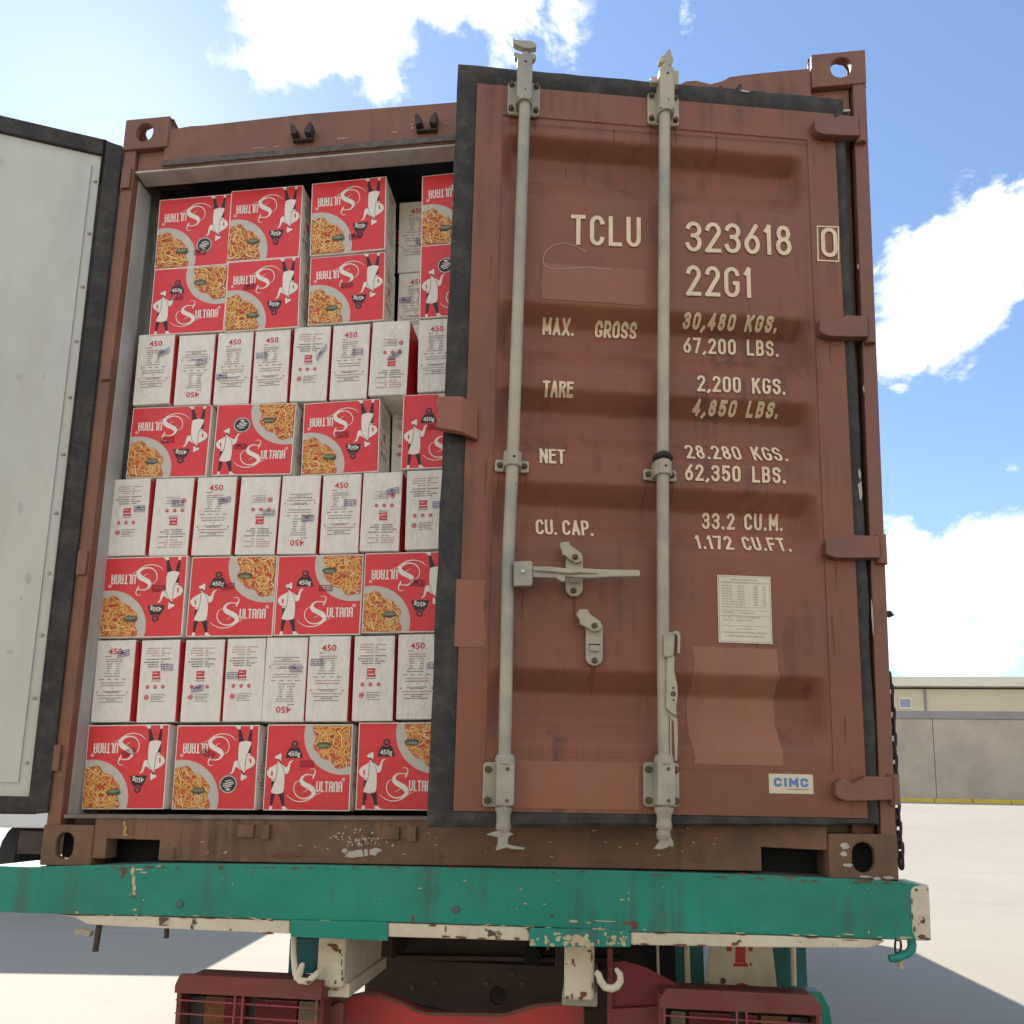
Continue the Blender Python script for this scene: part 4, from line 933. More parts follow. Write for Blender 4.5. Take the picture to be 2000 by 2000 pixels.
for z in [.3 + .2 * i for i in range(11)]:
    for x in (.075, 1.11):
        b = MB(); b.lathe([(0, .007), (1, .004)], ((x, -.008, z), (x, -.003, z)), 8); b.obj('rivet', M_galv, ldoor)
for x in (.35, .82):
    b = MB(); b.lathe([(0, .017), (1, .017)], ((x, -.075, .1), (x, -.075, 2.5)), 12); b.obj('locking_bar', M_galv, ldoor, smooth=True)

# ------------------------------------------------------------------ cargo: printed cartons
E1 = -.5                                                  # front face of the unit carton; print layers step forward from it


def ub(mb_faces):                                         # unit carton, base centre at the origin
    b = MB(); b.box(-.5, .5, -.5, .5, 0, 1); b.m = mb_faces; me = b.mesh('carton', [M_card, M_red], .012, 2)
    return me


# box() face order: bottom, top, front(-y), right(+x), back(+y), left(-x)
CARTON_RED = ub([0, 0, 1, 0, 1, 0]); CARTON_WHITE = ub([0, 0, 0, 1, 0, 1])


def cu_(X, Y):                                            # measured print coordinates -> face coordinates centred on 0
    t = (Y - 135) / 1650.; return ((X - (215 - 110 * t)) / 1640. - .5, .5 - t)


def cp_(l): return [cu_(*p) for p in l]


def layer(n): return E1 - .0028 * n


def clipface(p, e=.488): return [(max(-e, min(e, x)), max(-e, min(e, z))) for x, z in p]


# cook: plain faceless figure in a white coat
b = MB()
b.poly(cp_([(265, 1465), (345, 1465), (325, 1560), (285, 1700), (250, 1700), (252, 1600)]), layer(1), 1)
b.poly(cp_([(405, 1465), (517, 1450), (520, 1560), (527, 1705), (480, 1712), (455, 1620), (435, 1540)]), layer(1), 1)
b.poly(cp_([(288, 1225), (350, 1232), (320, 1310), (275, 1385), (278, 1290)]), layer(1), 1)
b.poly(cp_([(232, 1738), (250, 1695), (288, 1700), (290, 1755), (262, 1778), (226, 1766)]), layer(2), 0)
b.poly(cp_([(478, 1705), (527, 1700), (560, 1738), (606, 1770), (480, 1768)]), layer(2), 0)
b.poly(cp_([(430, 880), (400, 890), (330, 928), (245, 980), (198, 1045), (202, 1110), (240, 1160), (290, 1182), (352, 1195), (345, 1235), (310, 1320), (272, 1420), (282, 1452), (370, 1472), (460, 1460), (502, 1435), (520, 1350), (530, 1210), (530, 1088), (592, 1083), (618, 1040), (650, 905), (612, 895), (592, 950), (556, 965), (510, 922), (465, 897)]), layer(2), 0)
b.poly(cp_([(290, 1020), (312, 1060), (305, 1128), (284, 1140), (274, 1062)]), layer(3), 2)
b.poly(cp_([(286, 1192), (352, 1202), (342, 1228), (288, 1222)]), layer(3), 0)
b.poly(cp_([(608, 898), (640, 842), (712, 822), (664, 868), (645, 905)]), layer(2), 0)
b.poly(cp_([(400, 835), (440, 860), (442, 892), (412, 892)]), layer(2), 0)
b.poly(cp_([(392, 800), (440, 798), (462, 835), (450, 868), (424, 850), (400, 828)]), layer(3), 1)
b.poly(cp_([(430, 800), (478, 796), (474, 830), (452, 838)]), layer(4), 0)
b.poly(cp_([(353, 772), (372, 745), (420, 728), (445, 702), (478, 700), (482, 735), (478, 797), (455, 800), (400, 806), (374, 790)]), layer(4), 0)
b.ribbon(cp_([(398, 905), (392, 1010), (375, 1130), (352, 1230)]), .006, layer(4), 3); b.ribbon(cp_([(470, 905), (520, 1000), (530, 1090)]), .005, layer(4), 3)
P_COOK = b.mesh('cook_print', [M_white, M_ink, M_red, M_grey])
# weight badge
b = MB(); b.poly(cp_([(555, 785), (562, 740), (585, 675), (618, 618), (668, 565), (735, 592), (805, 562), (845, 615), (872, 690), (886, 785)]), layer(1), 0)
c0, c1 = cu_(738, 512); b.poly(arc(c0, c1, .040, .040, 0, 345, 16), layer(2), 0); b.ribbon(arc(c0, c1, .018, .018, 0, 340, 12), .006, layer(3), 2, True); b.poly(arc(c0, c1, .012, .012, 0, 330, 8), layer(3), 3)
b.ribbon(arc(c0, c1, .047, .047, 200, 340, 8), .005, layer(3), 2)
t0_, t1_ = cu_(722, 745); font_mesh(b, '450g', t0_, t1_, .056, layer(3), 1, bold=.02, width=.140, align='CENTER')
P_WEIGHT = b.mesh('weight_badge', [M_ink, M_white, M_red, M_grey])
# round badge
b = MB(); rc = (-.165, .20); b.poly(arc(*rc, .108, .108, 0, 350, 30), layer(1), 0); b.ribbon(arc(*rc, .098, .098, 0, 348, 30), .014, layer(2), 1, True)
for dz, w in ((.03, .08), (.008, .13), (-.014, .12), (-.04, .07)): b.ribbon([(rc[0] - w / 2, rc[1] + dz - w * .12), (rc[0] + w / 2, rc[1] + dz + w * .12)], .011, layer(2), 2)
b.poly(arc(rc[0], rc[1] + .062, .028, .012, 0, 330, 10), layer(2), 2)
P_ROUND = b.mesh('round_badge', [M_ink, M_plate, M_white])
# wordmark
b = MB()


def taper(pts, ws, y, n=5, mi=0):
    q, w = [], []
    for i in range(len(pts) - 1):                          # catmull rom
        p0, p1, p2, p3 = pts[max(0, i - 1)], pts[i], pts[i + 1], pts[min(len(pts) - 1, i + 2)]
        for k in range(n):
            t = k / n; f = lambda a: .5 * ((2 * p1[a]) + (-p0[a] + p2[a]) * t + (2 * p0[a] - 5 * p1[a] + 4 * p2[a] - p3[a]) * t * t + (-p0[a] + 3 * p1[a] - 3 * p2[a] + p3[a]) * t ** 3)
            q.append((f(0), f(1))); w.append(ws[i] + (ws[i + 1] - ws[i]) * t)
    q.append(pts[-1]); w.append(ws[-1]); b.ribbon(q, w, y, mi)


k_ = 1 / 1640.
taper(cp_([(1100, 1110), (1040, 1105), (960, 1100), (890, 1135), (852, 1200), (880, 1262), (960, 1310), (1050, 1370), (1085, 1440), (1050, 1500), (960, 1545), (850, 1550), (760, 1500), (712, 1410), (715, 1310), (760, 1240), (835, 1212)]),
      [w * k_ for w in (10, 18, 22, 34, 62, 92, 96, 96, 80, 56, 30, 22, 20, 17, 15, 13, 8)], layer(2))
taper(cp_([(1068, 1190), (1085, 1140), (1108, 1090)]), [w * k_ for w in (4, 34, 30)], layer(2.6))
taper(cp_([(1105, 1100), (1124, 1050), (1110, 1005), (1070, 988), (1022, 1002)]), [w * k_ for w in (26, 18, 15, 12, 8)], layer(2.9))
taper(cp_([(572, 1485), (650, 1560), (780, 1610), (920, 1600), (1030, 1545), (1120, 1480), (1225, 1440)]), [w * k_ for w in (6, 14, 17, 20, 22, 14, 4)], layer(3.2))
taper(cp_([(985, 1345), (960, 1390), (920, 1420), (872, 1435)]), [w * k_ for w in (14, 12, 9, 4)], layer(3.5))
taper(cp_([(905, 1225), (950, 1240), (975, 1275)]), [w * k_ for w in (4, 10, 4)], layer(3), mi=1)
ux, uz = cu_(1125, 1428); ux1 = cu_(1618, 1428)[0]
stroke_text(b, 'ULTana', ux, ux1, uz, .122, .0160, layer(2), gap=.055, lay=.0006)
c0, c1 = cu_(1650, 1190); b.ribbon(arc(c0, c1, .017, .017, 0, 345, 12), .006, layer(2), 0, True); b.poly(arc(c0, c1, .008, .008, 0, 330, 8), layer(2), 0)
P_WORD = b.mesh('wordmark', [M_white, M_red])


# plate of spaghetti (three variations so that the boxes do not repeat)
def in_food(x, z): 
    a = math.atan2(z - fc[1], x - fc[0]); r = math.hypot(x - fc[0], z - fc[1]); return r < .385 + .018 * math.sin(7 * a + 1) + .012 * math.sin(13 * a) and x < .486 and z < .486


def pasta(seed):
    global fc
    rnd = random.Random(seed); b = MB(); c = cu_(1690, 330); fc = (c[0] + .02, c[1] + .005)
    b.poly(clipface(arc(c[0], c[1], .468, .468, 166, 288, 34) + [(.488, .488)]), layer(1), 0)
    pts = [];
    for i in range(50):
        a = math.radians(150 + i * 3.1); r = .385 + .018 * math.sin(7 * a + 1) + .012 * math.sin(13 * a); pts.append((fc[0] + r * math.cos(a), fc[1] + r * math.sin(a)))
    b.poly(clipface(pts + [(.488, .488)], .486), layer(2), 1)
    ly = 2.3
    for i in range(22):
        x, z = rnd.uniform(.02, .47), rnd.uniform(.05, .47)
        if in_food(x, z): b.poly(clipface([(x + p[0], z + p[1]) for p in blob(0, 0, rnd.uniform(.02, .06), rnd.uniform(.015, .04), 9)], .485) if in_food(x - .04, z - .03) else blob(x, z, .012, .012, 6), layer(ly), 5); ly += .05
    for i in range(150):
        for _ in range(30):
            x, z = rnd.uniform(.02, .48), rnd.uniform(.02, .48)
            if in_food(x, z): break
        a = rnd.uniform(0, 6.28); cur = rnd.uniform(-26, 26) * rnd.random(); pl = []; st = .009
        for k in range(rnd.randint(7, 20)):
            if not in_food(x, z): break
            pl.append((x, z)); x += st * math.cos(a); z += st * math.sin(a); a += cur * st + rnd.uniform(-.12, .12)
        if len(pl) > 3:
            w = rnd.uniform(.008, .014); dk = rnd.random()
            b.ribbon(pl, w * 1.4, layer(ly), 4); b.ribbon(pl, w, layer(ly + .03), 2 if dk < .7 else 3); ly += .05
            if dk > .85: b.ribbon(pl[: len(pl) // 2], w * .4, layer(ly), 3)
    for i in range(5):
        x, z = rnd.uniform(.1, .4), rnd.uniform(.1, .42)
        if in_food(x, z) and in_food(x - .04, z - .03): b.poly(clipface(blob(x, z, .03, .018, 9), .485), layer(ly), 5); ly += .05
    lc = cu_(1262 + rnd.uniform(-60, 60), 500 + rnd.uniform(-50, 50)); b.poly([(lc[0] + .085 * math.cos(t) * (1 - .12 * math.sin(t)), lc[1] + .038 * math.sin(t) + .004 * math.cos(2 * t)) for t in [i * .35 for i in range(18)]], layer(ly + .4), 6)
    b.poly([(lc[0] + .072 * math.cos(t), lc[1] - .012 + .018 * math.sin(t)) for t in [i * .45 for i in range(14)]], layer(ly + .6), 7)
    b.ribbon([(lc[0] - .07, lc[1] + .008), (lc[0], lc[1] + .014), (lc[0] + .07, lc[1] + .006)], .004, layer(ly + .8), 7)
    b.poly(blob(.478, .37, .008, .03, 8, .2), layer(ly + .4), 7)
    return b.mesh('pasta_picture', [M_plate, M_sauce, M_past1, M_past2, M_past3, M_sauce2, M_leaf, M_leaf2])


P_PASTA = [pasta(s) for s in (1, 2, 3, 4, 5)]


def words(b, x0, x1, z, h, mi, rnd, y):
    x = x0
    while x < x1 - .01:
        w = min(rnd.uniform(.03, .09), x1 - x); b.ribbon([(x, z), (x + w, z)], h, y, mi); x += w + .012


def table_side(seed):                                     # "450." over a table of small lines
    r = random.Random(seed); b = MB(); y = layer(1)
    font_mesh(b, '450', -.01, .325, .074, y, 1, bold=.02, width=.36, align='CENTER'); b.poly(blob(.205, .328, .012, .006, 7, .1), y, 1)
    L_ = [(.30, -.25, -.10, 0), (.262, -.23, .20, 2), (.235, -.23, .18, 0), (.205, -.22, -.06, 0), (.205, .03, .16, 0), (.178, -.20, -.08, 0), (.178, .06, .15, 0), (.150, -.19, -.08, 2), (.150, .06, .14, 0), (.120, -.19, -.10, 0), (.120, .04, .15, 0),
          (.090, -.24, -.06, 0), (.090, .0, .16, 0), (.058, -.26, .16, 0), (.018, -.36, -.24, 0), (.018, -.16, -.06, 0), (.018, .03, .13, 0), (.018, .22, .33, 0), (-.026, -.33, .30, 2), (-.058, -.31, .28, 0), (-.088, -.02, .01, 0), (-.128, -.26, .24, 2), (-.145, -.18, .16, 0),
          (-.178, -.38, .36, 2), (-.212, -.33, .30, 0), (-.235, -.14, .12, 0), (-.258, -.31, .28, 0)]
    for z, a, c, m in L_: words(b, a + r.uniform(-.01, .01), c, z, .0095, m, r, y)
    for sx in (-.40, .38): b.poly(blob(sx, -.142, .022, .012, 8, .15), y, 2)
    return b.mesh('side_print', [M_grey, M_redt, M_pinkt])


def logo_side(seed):
    r = random.Random(seed); b = MB(); y = layer(1)
    for i, z in enumerate((.395, .365, .335, .305)): words(b, (-.34, -.36, -.36, -.22)[i], -.02, z, .009, 2, r, y); words(b, .03, (.30, .12, .28, .10)[i], z, .009, 2, r, y)
    for i, z in enumerate((.262, .228, .200, .172)): words(b, (-.34, -.40, -.32, -.30)[i], -.02, z, .012, 0, r, y); words(b, .03, (.30, .12, .26, .16)[i], z, .012, 0, r, y)
    b.poly([(-.165, .115), (.045, .115), (.03, .06), (.06, .015), (-.165, .015)], y, 1); b.ribbon([(-.14, .088), (-.02, .088)], .008, layer(2), 3); b.ribbon([(-.14, .045), (.02, .045)], .012, layer(2), 3); b.ribbon([(-.18, -.004), (.06, -.004)], .008, y, 0)
    for x in (-.27, -.07, .13): b.poly(arc(x, -.075, .048, .024, 0, 340, 12), y, 1); b.ribbon([(x - .026, -.075), (x + .026, -.075)], .006, layer(2), 3)
    b.poly(arc(-.28, -.20, .066, .033, 0, 345, 14), y, 1); b.ribbon(arc(-.28, -.20, .038, .018, 0, 340, 12), .006, layer(2), 3, True)
    for i, z in enumerate((-.168, -.19, -.208, -.226, -.25)): words(b, -.17, (.20, .12, .16, .08, .18)[i], z, .007, 0, r, y)
    return b.mesh('side_print', [M_grey, M_redt, M_pinkt, M_card])


P_TABLE = [table_side(s) for s in (1, 2)]; P_LOGO = [logo_side(s) for s in (3, 4)]


def stamp(seed, dark):
    r = random.Random(seed); b = MB(); y = layer(5)
    w, h = .075, .034; b.ribbon([(-w, -h), (w, -h), (w, h), (-w, h)], .007, y, 0, True)
    for z in (-.014, .010): words(b, -w + .012, w - .01, z, .009, 0, r, y)
    if seed % 2: b.poly(blob(-.02, .012, .03, .014, 8), y, 0)
    return b.mesh('ink_stamp', [M_stampd if dark else M_stamp])


P_STAMP = {True: [stamp(s, True) for s in (1, 2)], False: [stamp(s, False) for s in (3, 4)]}
YB = .08
ROWN = {8: 'top row', 7: 'second row from top', 6: 'upper white row', 5: 'red row between upper white rows', 4: 'middle white row', 3: 'red row between lower white rows', 2: 'lowest white row', 1: 'bottom red row'}
ORD = ['leftmost', 'second from left', 'third from left', 'fourth from left', 'fifth from left', 'sixth from left', 'seventh from left', 'last beside door']
# row, kind (R red / W white), turned, print, corners TL TR BR BL in photo pixels, stamp (u, v, tilt) or None
B_ = [
    (8, 'R', 1, 'B', (308.5, 389.5), (451, 380), (443.6, 517.6), (301.5, 526), (.12, -.30, 0)), (8, 'R', 1, 'A', (451.4, 372.4), (593.5, 361.5), (584, 500.5), (442, 513), None),
    (8, 'R', 1, 'A', (610, 359.5), (756, 344.8), (753, 487), (604.7, 502), (.10, -.29, .1)), (8, 'R', 1, 'A', (823, 341), (975, 326), (973, 466), (823, 481.4), None),
    (7, 'R', 0, 'A', (300.5, 526.5), (444, 519.4), (437.6, 649.5), (291, 655), (-.16, .05, 0)), (7, 'R', 1, 'A', (446.7, 515.5), (590.3, 501), (582.5, 639.5), (439, 650), (-.18, .12, .1)),
    (7, 'R', 1, 'A', (605.4, 504), (753, 488), (749, 626), (600, 634), (0, .05, 0)), (7, 'R', 0, 'B', (823, 482.5), (973, 467), (970, 612), (819.7, 624), None),
    (6, 'W', 0, 'T', (272.5, 654.5), (343.2, 649.6), (331.5, 788.6), (259.6, 792.4), (.25, .22, .2)), (6, 'W', 1, 'T', (350.1, 655.3), (420.8, 652), (409.2, 788.6), (338.8, 791.1), (.2, .10, .1)),
    (6, 'W', 0, 'T', (428.6, 650), (494.6, 646.2), (485.5, 787.3), (413.8, 791), (-.30, -.12, 0)), (6, 'W', 0, 'T', (499.7, 646.2), (568.3, 641), (559.3, 784.7), (489.4, 788.6), (-.28, .15, 0)),
    (6, 'W', 0, 'L', (575.3, 638.5), (645.3, 633.3), (635, 780.8), (563, 782), (.30, .14, .6)), (6, 'W', 0, 'T', (651.8, 634.6), (724.2, 630.7), (715.2, 776.9), (642.7, 780.8), (.20, .12, 0)),
    (6, 'W', 1, 'L', (729.4, 629.4), (807, 625.5), (792.8, 770.4), (721.6, 773), (.15, .03, .3)), (6, 'W', 0, 'T', (818.7, 625.5), (893, 619), (888, 762), (814.8, 766.6), None),
    (5, 'R', 1, 'A', (256.5, 793.7), (411.7, 789.9), (400, 929.6), (243.5, 933.5), (-.02, .02, .1)), (5, 'R', 0, 'B', (423.4, 789.9), (577.4, 787.3), (568.3, 928.3), (413, 928.3), (-.16, -.10, 0)),
    (5, 'R', 1, 'A', (591.6, 787.3), (742.3, 774.3), (738.5, 921.8), (586.4, 927), (.02, .03, 0)), (5, 'R', 0, 'A', (790.2, 771.7), (943, 762), (940, 909), (781.2, 918), (-.1, .05, 0)),
    (4, 'W', 0, 'L', (226.7, 937.4), (297.9, 933.5), (283.6, 1084), (211.2, 1086.7), (.28, .10, 0)), (4, 'W', 1, 'L', (304.3, 934.3), (382, 930.9), (363.9, 1084), (290.1, 1085), (.15, .16, 0)),
    (4, 'W', 0, 'T', (389.7, 932.7), (466.1, 930.9), (451.9, 1084), (374.2, 1085), (.25, .19, .1)), (4, 'W', 1, 'L', (472.6, 931.7), (548.9, 930.9), (536, 1083.3), (458.3, 1084), (.28, .03, 0)),
    (4, 'W', 1, 'T', (552.8, 929.6), (626.5, 928.3), (616.2, 1082.3), (539.9, 1083.3), (.25, -.05, 0)), (4, 'W', 0, 'T', (632.3, 927), (707.4, 924.4), (699.6, 1079), (623.3, 1081.5), (.25, .13, 0)),
    (4, 'W', 1, 'L', (713.9, 924.4), (792.8, 920.5), (778.6, 1075), (703.5, 1077.6), (.28, .25, .1)), (4, 'W', 0, 'L', (799.3, 919.3), (877, 914), (868, 1069), (790.2, 1073.8), (.33, .05, 0)),
    (3, 'R', 1, 'A', (208.6, 1089.3), (369, 1085.4), (356.1, 1243.3), (193.1, 1247.2), (.18, .10, 0)), (3, 'R', 0, 'A', (374.2, 1086.7), (543.7, 1084.9), (532.1, 1242), (361.3, 1243.3), (-.05, .12, .1)),
    (3, 'R', 0, 'A', (545, 1085.4), (710.8, 1082.8), (704.8, 1239.4), (533.4, 1242), (.08, .08, 0)), (3, 'R', 1, 'A', (713.9, 1080.2), (882, 1076), (876, 1233), (706, 1238), (.13, .11, -.1)),
    (2, 'W', 0, 'T', (191.8, 1251), (266.8, 1249.7), (252.6, 1410.2), (178.3, 1411.5), (.22, .33, .1)), (2, 'W', 0, 'L', (275.9, 1249.7), (350.9, 1248.4), (340.6, 1410.2), (265.5, 1411), (.22, .16, 0)),
    (2, 'W', 0, 'L', (363.9, 1249), (438.9, 1247.2), (427.3, 1409.4), (349.1, 1410.2), (-.1, -.1, .1)), (2, 'W', 0, 'L', (445.9, 1247.2), (520.4, 1244.6), (510.1, 1408.9), (432.4, 1409.7), (-.30, .05, 0)),
    (2, 'W', 1, 'T', (521.7, 1244.6), (603.3, 1242.8), (590.3, 1408.9), (508.8, 1410.2), (.26, .12, 0)), (2, 'W', 0, 'T', (609, 1243.3), (686.7, 1240.7), (678.9, 1408.9), (594.2, 1408.9), (-.28, .19, 0)),
    (2, 'W', 0, 'L', (693.2, 1242), (772.1, 1240.7), (765.6, 1407.6), (686.7, 1408.4), None), (2, 'W', 0, 'T', (781.2, 1239.4), (860, 1236), (853, 1404), (772.9, 1406.3), (.38, .12, 0)),
    (1, 'R', 1, 'A', (172, 1415.5), (331.2, 1414.9), (319.5, 1581.2), (161, 1580.5), (.03, .17, .4)), (1, 'R', 1, 'B', (345.4, 1415.5), (508.8, 1415.4), (497, 1581.5), (334, 1581.5), (-.10, .16, -.4)),
    (1, 'R', 0, 'A', (524.3, 1415.4), (690.5, 1413), (683.7, 1584), (510.9, 1584), (-.01, .04, 0)), (1, 'R', 0, 'A', (703, 1411.5), (872, 1409), (866, 1582), (692.6, 1584), None)]
rr = random.Random(11); cnt = {}


def put(name, me, root, turned, loc=(0, 0, .5), rz=0.0, ry=0.0):
    o = link(name, me, root, loc, (0, (math.pi if turned else 0) + ry, rz)); return o


def carton(row, kind, turned, pr, TL, TR, BR_, BL_, st, y=YB, label=None, k=0, side=False, grp=True):
    P = [F(*p, y) for p in (TL, TR, BR_, BL_)]
    w = ((P[1][0] - P[0][0]) + (P[2][0] - P[3][0])) / 2; h = ((P[0][1] - P[3][1]) + (P[1][1] - P[2][1])) / 2
    xb = (P[2][0] + P[3][0]) / 2; xt = (P[0][0] + P[1][0]) / 2; zb = (P[2][1] + P[3][1]) / 2
    tl = math.atan2(xt - xb, h); tl2 = -math.atan2((P[1][1] - P[0][1]) + (P[2][1] - P[3][1]), (P[1][0] - P[0][0]) * 2)
    d = .118 if kind == 'R' else .25
    root = link('pasta_carton', CARTON_RED if kind == 'R' else CARTON_WHITE, None, (xb, y + d / 2, zb), (0, (tl + tl2) / 2 * 1.0, 0)); root.scale = (w * .997, d, h * .997); root.location.y += rr.uniform(-.004, .005); root.rotation_euler.z = math.radians(rr.uniform(-.7, .7)); root.rotation_euler.x = math.radians(rr.uniform(-.4, .4))
    root['category'] = 'carton'; root['label'] = label
    if grp: root['group'] = 'red pasta cartons showing their broad picture side' if kind == 'R' else 'pasta cartons showing their narrow white side'
    if kind == 'R':
        put('cook_print', P_COOK, root, turned); put('wordmark', P_WORD, root, turned); put('pasta_picture', P_PASTA[(k * 2 + row) % 5], root, turned)
        put('weight_badge' if pr == 'A' else 'round_badge', P_WEIGHT if pr == 'A' else P_ROUND, root, turned)
        if side:
            o = link('side_print', P_LOGO[k % 2] if k % 2 else P_TABLE[k % 2], root, (0, 0, .5), (0, 0, math.pi / 2))
    else:
        put('side_print', (P_TABLE if pr == 'T' else P_LOGO)[k % 2], root, turned)
    if st:
        o = put('ink_stamp', P_STAMP[kind == 'R'][k % 2], root, False, (st[0], -.006 if kind == 'R' else -.002, .5 + st[1]), ry=-st[2])
        if kind == 'W': o.scale = (1.9, 1, 1)
    return root


for rec in B_:
    row, kind, turned, pr = rec[:4]; i = cnt.get(row, 0); cnt[row] = i + 1; n = sum(1 for r in B_ if r[0] == row)
    pos = ORD[7] if i == n - 1 else ORD[i]
    if kind == 'R': lab = '%s red carton, %s badge, %s in the %s' % ('upturned' if turned else 'upright', 'weight' if pr == 'A' else 'round', pos, ROWN[row])
    else: lab = '%s white carton end%s, %s in the %s' % ('450 numbered' if pr == 'T' else 'red logo', ' upside down' if turned else '', pos, ROWN[row])
    carton(*rec, label=lab, k=i + row, side=(kind == 'R' and i in (1, 2)))
# the stack goes on behind the ajar door
lastc = {}
for o in [o for o in COL.objects if o.name.startswith('pasta_carton')]:
    zz = round(o.location.z, 2); key = [k for k in lastc if abs(k - zz) < .1]; key = key[0] if key else zz
    if key not in lastc or lastc[key].location.x < o.location.x: lastc[key] = o
for key, o in list(lastc.items()):
    step = o.scale.x + .014; x = o.location.x + step
    lim = 0
    while x + o.scale.x / 2 < 2.33 and lim < 2:
        lim += 1
        c = o.copy(); COL.objects.link(c); c.location.x = x; c.location.y += rr.uniform(-.004, .004)
        c['label'] = 'pasta carton of the stack hidden behind the ajar right door'; c['group'] = 'pasta cartons behind the right door'
        for ch_ in list(o.children): d = ch_.copy(); COL.objects.link(d); d.parent = c
        x += step
# second layer seen through the gaps
y2 = YB + .124
carton(8, 'W', 0, 'T', (776, 394), (849, 388), (848, 527), (776, 530), (.12, -.1, -.2), y=y2, label='450 numbered white carton set back in the gap of the top row, upper one', k=1, grp=False)
carton(7, 'W', 0, 'T', (776, 533), (849, 529), (847, 665), (775, 668), (-.3, .1, 0), y=y2, label='450 numbered white carton set back in the second row gap, lower one', k=2, grp=False)
carton(5, 'W', 0, 'L', (766, 800), (838, 796), (834, 925), (764, 928), None, y=y2, label='white carton set back in the gap left of the last red carton, middle rows', k=1, grp=False)
carton(8, 'R', 0, 'A', (700, 378), (816, 371), (816, 470), (700, 478), None, y=y2 + .27, label='dim carton deepest in the dark gap over the top row', k=0, grp=False)

# ------------------------------------------------------------------ trailer
TRL = thing('flatbed_trailer', 'teal and cream steel trailer carrying the container, with red tail lamp frames and hooks below', 'trailer', (0, 0, 0))
YT = -.03
top = [(60, 1693), (145, 1691), (330, 1686), (600, 1689), (988, 1696), (1200, 1700), (1500, 1709), (1740, 1721), (1785, 1725), (1800, 1729)]
bot = [(60, 1784), (145, 1786), (400, 1791), (564, 1797), (760, 1801), (1024, 1809), (1233, 1820), (1500, 1825), (1723, 1835), (1800, 1837)]
tp = [F(x, y, YT) for x, y in top]; bp_ = [F(x, y, YT) for x, y in bot]
xe = tp[-1][0]
tp = [(tp[0][0] - .14, tp[0][1])] + tp; bp_ = [(bp_[0][0] - .14, bp_[0][1])] + bp_
b = MB(); b.prism(tp + bp_[::-1], YT, YT + .014); b.obj('rear_beam', M_green, TRL, bevel=.003)
b = MB(); b.prism([(x, z - .001) for x, z in tp] + [(x, z - .014) for x, z in tp[::-1]], YT + .014, .16); b.obj('beam_top_plate', mat('worn_green_plate', (.13, .15, .12, 1), .6, .2, 9, dirt=GRIME, dirt_amt=.6, dscale=6), TRL)
b = MB(); b.prism([(x, z) for x, z in bp_[::-1]] + [(x, z + .012) for x, z in bp_], YT + .014, .12); b.obj('beam_bottom_plate', M_cream, TRL)
# cream lower flange, three lengths, with pointed ends
for seg in ([(110, 1786), (145, 1789), (230, 1789), (565, 1798.5), (565, 1824), (400, 1817), (230, 1809), (170, 1805), (146, 1792)],
            [(757, 1803), (1024, 1811), (1034, 1822), (1034, 1838), (757, 1830)],
            [(1232, 1821), (1500, 1827), (1700, 1835), (1730, 1838), (1715, 1847), (1697, 1852), (1500, 1851), (1232, 1846)]):
    b = MB(); b.prism([F(x, y, YT) for x, y in seg], YT + .001, YT + .03); b.obj('lower_flange', M_cream, TRL, bevel=.004)
# teal doubler plates
for seg in ([(567, 1797), (757, 1801), (757, 1838), (567, 1830)], [(1034, 1812), (1226, 1817), (1231.5, 1824), (1231.5, 1850), (1034, 1849)]):
    b = MB(); b.prism([F(x, y, YT - .006) for x, y in seg], YT - .006, YT - .0008); b.obj('doubler_plate', M_green, TRL, bevel=.002)
# end cap
b = MB(); b.prism([F(x, y, YT - .004) for x, y in ((1786, 1731), (1815, 1728), (1818, 1780), (1820, 1838), (1790, 1838), (1783, 1820), (1779, 1750), (1780, 1738))], YT - .004, YT + .15); b.obj('beam_end_cap', M_cream, TRL, bevel=.008, label='chipped cream end cap of the beam')
# wear on the beam
yy = YT - .0006
marks('cream_chip', M_creamchip, [(259, 1700, 5, 10), (261, 1718, 5, 14), (262, 1735, 4, 12), (262, 1746, 5, 5), (273, 1698, 10, 2.5), (280, 1704, 9, 2), (311, 1692, 6, 2), (1120, 1799, 11, 3), (1150, 1802, 5, 1.5), (1018, 1737, 4, 1.2), (908, 1720, 4, 1.2), (1026, 1765, 4, 1.5),
      (1064, 1766, 4, 1.2), (820, 1735, 5, 1.2), (1215, 1757, 6, 1.5), (1228, 1756, 2, 3), (1180, 1799, 22, 1.4), (1697, 1821, 2, 3), (455, 1727, 1.2, 3), (264, 1777, 4, 3), (200, 1789, 14, 1.3), (290, 1790, 16, 1.2), (150, 1782, 4, 3)], yy, parent=TRL)
marks('rust_chip', M_rustchip, [(243, 1702, 7, 9), (239, 1713, 4, 4), (220, 1692, 6, 2), (318, 1693, 4, 2.5), (295, 1694, 5, 2), (577, 1696, 9, 2), (520, 1694, 6, 2), (430, 1691, 8, 1.5), (492, 1708, 3, 3), (806, 1795, 3, 9), (1078, 1788, 5, 4), (1232, 1803, 18, 4), (1240, 1810, 8, 5), (1040, 1812, 4, 3), (1450, 1707, 14, 1.8),
      (1540, 1713, 20, 1.6), (1690, 1721, 18, 2), (260, 1751, 5, 3)], yy - .0002, parent=TRL)
r4 = random.Random(9); l1, l2 = [], []
for i in range(60):
    px = r4.uniform(150, 1770); tz = 1691 + max(0, px - 900) * .036; l1.append((px, tz + abs(r4.gauss(0, 2.5)) + 2, r4.uniform(2, 9), r4.uniform(.6, 2)))
for i in range(34):
    px = r4.uniform(150, 1770); l2.append((px, 1787 + max(0, px - 145) * .0295 - abs(r4.gauss(0, 2)) - 1.5, r4.uniform(3, 14), r4.uniform(.5, 1.6)))
